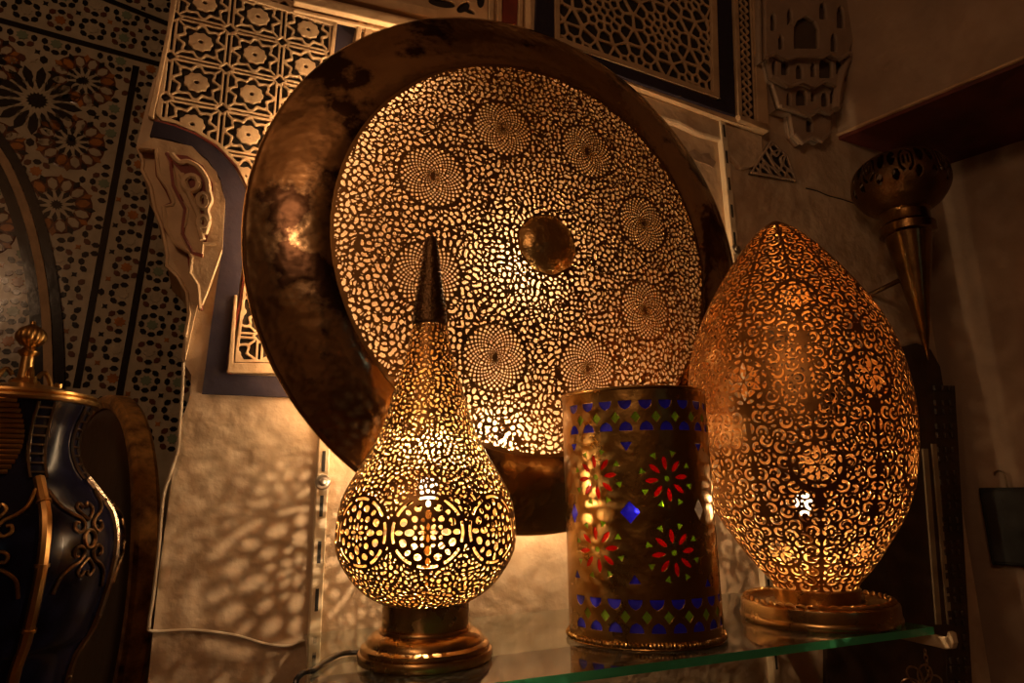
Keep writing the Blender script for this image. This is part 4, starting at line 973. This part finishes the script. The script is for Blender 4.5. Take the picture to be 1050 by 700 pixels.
for i in range(8):
    ph = cang + math.radians(18) + i * PI / 4
    stp = thing('brass_strap', None, None); stp.parent = jar
    low = [(float((jr(v_) + .0012) * math.cos(ph)), float((jr(v_) + .0012) * math.sin(ph)), float(v_)) for v_ in np.linspace(.03, z_mid, 40)]
    C_ = bpy.data.objects; k = MB(); k.tube(low, .0062 if i == 0 else .0046, 8)
    for j in range(2, 40, 5): p = Vector(low[j]); d_ = (Vector(low[min(j + 1, 39)]) - Vector(low[j - 1])).normalized(); k.tube([tuple(p - d_ * .0018), tuple(p + d_ * .0018)], .0078 if i == 0 else .0058, 10)
    bpy.data.objects.remove(stp)
    sb = k.build('brass_strap', M['brass'] if i == 0 else M['silver'], jar, True)
    k = MB(); hi_ = np.linspace(z_mid, ztop - .004, 26)
    for sd in (-1, 1):
        k.tube([((jr(v_) + .001) * math.cos(ph + sd * .0085 / jr(v_)), (jr(v_) + .001) * math.sin(ph + sd * .0085 / jr(v_)), v_) for v_ in hi_], .0022, 6)
    for v_ in hi_[2:-2:3]:
        k.tube([((jr(v_) + .001) * math.cos(ph + u * .0085 / jr(v_)), (jr(v_) + .001) * math.sin(ph + u * .0085 / jr(v_)), v_) for u in (-1, 0, 1)], .0018, 6)
    k.build('strap_ladder', M['silver'], jar, True)
    # scroll filigree in the field beside the strap
    pc = ph - PI / 8; zc0 = jz(552)
    if math.cos(pc - cang) > -.2:
        def jp_(u, w_): zz = zc0 + w_; rr = jr(zz) + .0016; return (rr * math.cos(pc + u / rr), rr * math.sin(pc + u / rr), zz)
        k = MB()
        for sd in (-1, 1):
            for up in (-1, 1):
                arm = [(sd * .034, up * .058), (sd * .030, up * .040), (sd * .020, up * .030), (sd * .010, up * .024), (sd * .006, up * .015), (sd * .012, up * .008), (sd * .019, up * .012), (sd * .018, up * .019), (sd * .0135, up * .0185)]
                k.tube([tuple(jp_(*p)) for p in smoothpath(arm, 5)], .0021, 6)
                arm = [(0, up * .022), (sd * .006, up * .028), (sd * .011, up * .036), (sd * .006, up * .042), (sd * .002, up * .036)]
                k.tube([tuple(jp_(*p)) for p in smoothpath(arm, 5)], .0017, 6)
        for t in (0,):
            k.tube([tuple(jp_(.0075 * math.cos(a), .010 * math.sin(a))) for a in np.linspace(0, 2 * PI, 16, endpoint=False)], .0024, 6, True)
        k.build('scroll_filigree', M['brass'] if i == 0 else M['darkbrass'], jar, True)
# ribbed brass escutcheon on the neck
ph = cang - math.radians(12); k = MB()
for j, v_ in enumerate(np.linspace(jz(486), jz(418), 15)):
    wd_ = .010 + .012 * math.sin(PI * (j + 2) / 17); k.tube([((jr(v_) + .002 + .003 * math.cos(u * 1.5)) * math.cos(ph + u * wd_ / jr(v_)), (jr(v_) + .002 + .003 * math.cos(u * 1.5)) * math.sin(ph + u * wd_ / jr(v_)), v_) for u in np.linspace(-1, 1, 7)], .0028, 6)
k.build('ribbed_escutcheon', M['brass'], jar, True)

TC = np.array([-.790, 1.235]); tn_ = np.array([-.72, -.70]); tn_ /= np.linalg.norm(tn_); RT_ = .335
VX, VY = map(float, TC); TZ0 = zat((VX, VY), 42, 598)
tray = thing('round_drum', 'big upright brown drum-like disc with an ochre edge, standing behind the blue jar', 'drum', (VX, VY, ZT))
k = MB(); k.lathe([(0, .004), (.26, .004), (.278, .000), (.296, .002), (.308, .009), (.309, .013), (.309, .042), (0, .042)], 128)
face = k.build('drum_face', M['vase'], tray, True, 30)
k = MB(); k.lathe([(.3092, .006), (.320, .001), (.330, .003), (.3350, .009), (.3352, .033), (.331, .039), (.3092, .041)], 128, close=True); hoop_ = k.build('drum_hoop', M['ochre'], tray, True, 30); hoop_['label'] = 'ochre hoop'
ux = np.array([-tn_[1], tn_[0]])
for o_ in (face, hoop_): o_.matrix_local = Matrix(((ux[0], 0, -tn_[0], 0), (ux[1], 0, -tn_[1], 0), (0, 1, 0, TZ0 - ZT), (0, 0, 0, 1)))
k = MB(); zb0 = max(TZ0 - ZT - RT_ * .955, .03)
k.prism([(-.13, 0), (.13, 0), (.13, .02), (.10, zb0), (.05, zb0 - .010), (0, zb0 - .016), (-.05, zb0 - .010), (-.10, zb0), (-.13, .02)], .004, .040); o = k.build('stand', M['wood'], tray)
o.matrix_local = Matrix(((ux[0], -tn_[0], 0, 0), (ux[1], -tn_[1], 0, 0), (0, 0, 1, 0), (0, 0, 0, 1)))
# console that carries both
cx_, cy_ = (JX + VX) / 2 - .02, (JY + VY) / 2
con = thing('console_table', 'dark wooden console under the blue jar and brown drum', 'table', (cx_, cy_, 0), AW)
k = MB(); k.box(-.30, .15, -.36, .33, ZT - .03, ZT); bevel(k.build('table_top', M['wood'], con), .004)
for sx, sy in ((-.26, -.32), (.12, -.32), (-.26, .29), (.12, .29)):
    k = MB(); k.box(sx - .02, sx + .02, sy - .02, sy + .02, 0, ZT - .03); bevel(k.build('leg', M['wood'], con), .003)

# ------------------------------------------------------------------ torch-shaped wall light at right
TPx = hit(931, 240, -WM * .905, WM); TXs, TYs, TZs = map(float, TPx); ts = float((TPx - EYE) @ FW) / FPX
torch = thing('wall_torch', 'torch-shaped brass wall light with a pierced onion top and long conical tail', 'wall light', (TXs, TYs, TZs))
k = MB(); k.lathe([(0, -132 * ts), (.9 * ts, -131 * ts), (2.6 * ts, -118 * ts), (6 * ts, -98 * ts), (12 * ts, -60 * ts), (18 * ts, -22 * ts), (21.5 * ts, -2 * ts), (20 * ts, -1 * ts), (0, -1 * ts)], 32); k.build('cone', M['torch'], torch, True, 50)
k = MB(); k.lathe([(0, -2 * ts), (22 * ts, -2 * ts), (26 * ts, 0), (26 * ts, 8 * ts), (23 * ts, 11 * ts), (22.5 * ts, 13 * ts), (22.5 * ts, 21 * ts), (24 * ts, 23 * ts), (0, 23 * ts)], 32); k.build('collar', M['torch'], torch, True, 30)
op = [(20 * ts, 22 * ts), (24 * ts, 24 * ts), (36 * ts, 33 * ts), (44 * ts, 45 * ts), (46 * ts, 56 * ts), (43 * ts, 70 * ts), (34 * ts, 80 * ts), (20 * ts, 86 * ts), (4 * ts, 88 * ts)]
r, z, q, nr, nz = resample(op, .0021); nth = 176; th, P, Qv = surf(r, z, nr, nz, nth, .0012); TH = th[None] + 0 * r[:, None]; sv = (q / q[-1])[:, None] + 0 * TH
p = np.mod(TH * 8 / (2 * PI), 1) - .5; F = np.full(TH.shape, .1)
F = np.minimum(F, np.hypot(p / .20, (sv - .50) / .14) - 1); F = np.minimum(F, np.hypot((np.abs(p) - .36) / .09, (sv - .56) / .10) - 1); F = np.minimum(F, np.hypot(p / .12, (sv - .76) / .05) - 1); F = np.minimum(F, np.hypot((np.abs(p) - .28) / .08, (sv - .36) / .06) - 1); F = np.minimum(F, np.hypot((np.abs(p) - .44) / .05, (sv - .72) / .05) - 1)
F = np.maximum(F, .12 - np.abs(np.hypot(p / .20, (sv - .50) / .14) - .62)); F = np.maximum(F, .03 - np.abs(p))
link('onion_top', pierced('onion_top', F, P, Qv, wrap=True), M['darkbrass'], torch)
k = MB(); an = wpt(0, 0, 0); pa = Vector((TXs, TYs, TZs - 40 * ts)); wn = Vector(WM); dw = float(WD + (pa.x * WM[0] + pa.y * WM[1]))
k.tube([(0, 0, -42 * ts), tuple(Vector((0, 0, -46 * ts)) - wn * (WD + float(np.array([TXs, TYs, 0]) @ WM)) * .5), tuple(Vector((0, 0, -50 * ts)) - wn * (WD + float(np.array([TXs, TYs, 0]) @ WM)))], .0058, 8)
k.build('wall_arm', M['darkbrass'], torch, True)

# ------------------------------------------------------------------ dark carved panel behind the right end of the shelf
bp = [(845, 372), (880, 362), (915, 358), (938, 352), (952, 358), (962, 376), (966, 400), (972, 470), (978, 540), (985, 620), (994, 720), (1006, 800), (845, 800)]
pp = WP(bp, .004)
cpn = thing('carved_panel', 'tall dark carved wooden panel with pale inlay strips behind the pointed egg lamp', 'wooden panel', tuple(wpt(pp[8][0], WD, pp[-1][1])), AW)
loc = lambda a, b, zz: (a - pp[8][0], -b, zz - pp[-1][1])
k = MB(); k.prism([(a - pp[8][0], zz - pp[-1][1]) for a, zz in pp], -.010, 0); bevel(k.build('board', M['wood'], cpn), .002)
for x0, y0, x1, y1, w_ in ((948, 460, 962, 640, 2.6), (957, 455, 973, 640, 2.2)):
    k = MB(); q4 = WP([(x0 - w_, y0), (x0 + w_, y0), (x1 + w_, y1), (x1 - w_, y1)], .011); k.prism([(a - pp[8][0], zz - pp[-1][1]) for a, zz in q4], -.0135, -.008); k.build('inlay_strip', M['bone'], cpn)['label'] = 'pale inlay strip'
k = MB()
for j in range(26):
    f_ = j / 25; y = 398 + 300 * f_; x = 968 + 18 * f_
    for dx in (-5, 3, 10):
        a, zz = wl(x + dx - 4, y + (j % 2) * 3, .012); a -= pp[8][0]; zz -= pp[-1][1]; k.box(a - .0055, a + .0055, -.015, -.009, zz - .0065, zz + .0065)
q4 = WP([(958, 395), (980, 395), (998, 702), (972, 702)], .012); k.prism([(a - pp[8][0], zz - pp[-1][1]) for a, zz in q4], -.0105, -.008)
bevel(k.build('carved_border', M['wood'], cpn), .0015)

# black box hanging from a hook on the right wall
RWN = np.array([bd[1], -bd[0], 0]); RWN = RWN if RWN[0] < 0 else -RWN; RW0 = b0 + RWN * .03
hb = [hit(x, y, RW0, RWN) for x, y in ((1003, 500), (1075, 508), (1075, 590), (1006, 578))]
o0 = hb[0]; ax_ = bd * np.sign(bd @ (hb[1] - hb[0])); wbx = float((hb[1] - hb[0]) @ ax_); hbx = float(hb[0][2] - hb[3][2])
box = thing('hanging_box', 'flat black box hanging from a small hook on the right wall', 'box', tuple(o0), math.atan2(ax_[1], ax_[0]))
inw = 1 if np.array([-ax_[1], ax_[0], 0]) @ RWN > 0 else -1
k = MB(); k.box(0, wbx, min(0, -inw * .029), max(0, -inw * .029), -hbx, 0); bevel(k.build('case', M['black'], box), .003)
k = MB(); k.box(.006, wbx - .006, min(0, inw * .003), max(0, inw * .003), -hbx + .006, -.006); bevel(k.build('front_panel', M['black'], box), .002)
hx = wbx * .42; k = MB(); k.tube([(hx, -inw * .012, -.002), (hx, -inw * .012, .022), (hx - .003, -inw * .012, .034), (hx - .012, -inw * .016, .040), (hx - .022, -inw * .022, .036), (hx - .024, -inw * .029, .030)], .0022, 6); k.build('hook', M['wire'], box, True)

# wire ornament hanging from the bracket
wp0 = hit(948, 664, (0, 0, SZ - .022), np.array([0, 0, 1.0])); sw = float((wp0 - EYE) @ FW) / FPX
orn = thing('wire_ornament', 'antique wire flower ornament on a chain hanging below the right end of the shelf', 'ornament', tuple(wp0))
k = MB()
for i in range(6):
    c_ = -(4 + i * 5.0) * sw; k.tube([((1.8 * math.cos(t)) * sw * (i % 2), (1.8 * math.cos(t)) * sw * ((i + 1) % 2), c_ + 3.4 * math.sin(t) * sw) for t in np.linspace(0, 2 * PI, 12, endpoint=False)], .0007, 5, True)
k.build('chain', M['wire'], orn, True)
k = MB()
for i in range(7):
    t0 = 2 * PI * i / 7 + .3; c_ = (12 * math.cos(t0) * sw - 8 * sw, 0, -36 * sw + 12 * math.sin(t0) * sw)
    dirv = Vector((math.cos(t0), 0, math.sin(t0))); sd = Vector((-math.sin(t0), .3, math.cos(t0)))
    k.tube([tuple(Vector(c_) + dirv * 9 * sw * math.cos(t) + sd * 6 * sw * math.sin(t)) for t in np.linspace(0, 2 * PI, 18, endpoint=False)], .0013, 6, True)
k.build('wire_flower', M['wire'], orn, True)

# ------------------------------------------------------------------ light of the shop
def lamp(name, kind, loc, energy, col, size=.1, rot=None, spot=None):
    l = bpy.data.lights.new(name, kind); l.energy = energy; l.color = col
    if kind in ('POINT', 'SPOT'): l.shadow_soft_size = size
    if kind == 'AREA': l.size = size
    if spot: l.spot_size = spot; l.spot_blend = .6
    o = bpy.data.objects.new(name, l); C.objects.link(o); o.location = loc
    if rot is not None: o.rotation_euler = Vector(rot).to_track_quat('-Z', 'Y').to_euler()
    return o
lamp('shop_lamp_warm', 'POINT', (-.55, -.5, 2.45), 4.8, (1, .56, .28), .10)
lamp('shop_lamp_high', 'POINT', (-.5, -1.3, 2.55), 15, (1, .56, .29), .15)
lamp('cool_glint_light', 'AREA', (1.9, -2.3, 1.9), .09, (.62, .95, 1), .07, (-.3, 1, -.05))  # unseen cool light put in for highlights on the torch

for i_, o_ in enumerate([o_ for o_ in C.objects if o_.name.startswith('trim_back')]):
    o_.name = 'trim_%d' % (50 + i_); o_['label'] = 'dark recess behind a pierced plaster panel'
wd = bpy.data.worlds.new('world'); sc.world = wd; wd.use_nodes = True
wd.node_tree.nodes['Background'].inputs[0].default_value = (.05, .03, .02, 1); wd.node_tree.nodes['Background'].inputs[1].default_value = .3

sc.view_settings.view_transform = 'Standard'; sc.view_settings.look = 'None'; sc.view_settings.gamma = 1; sc.view_settings.use_curve_mapping = False
sc.view_settings.exposure = 0.0
sc.cycles.use_denoising = True; sc.cycles.max_bounces = 10; sc.cycles.diffuse_bounces = 4; sc.cycles.glossy_bounces = 5; sc.cycles.transparent_max_bounces = 16; sc.cycles.transmission_bounces = 6
sc.cycles.caustics_reflective = True; sc.cycles.sample_clamp_indirect = 3.0; sc.cycles.sample_clamp_direct = 0
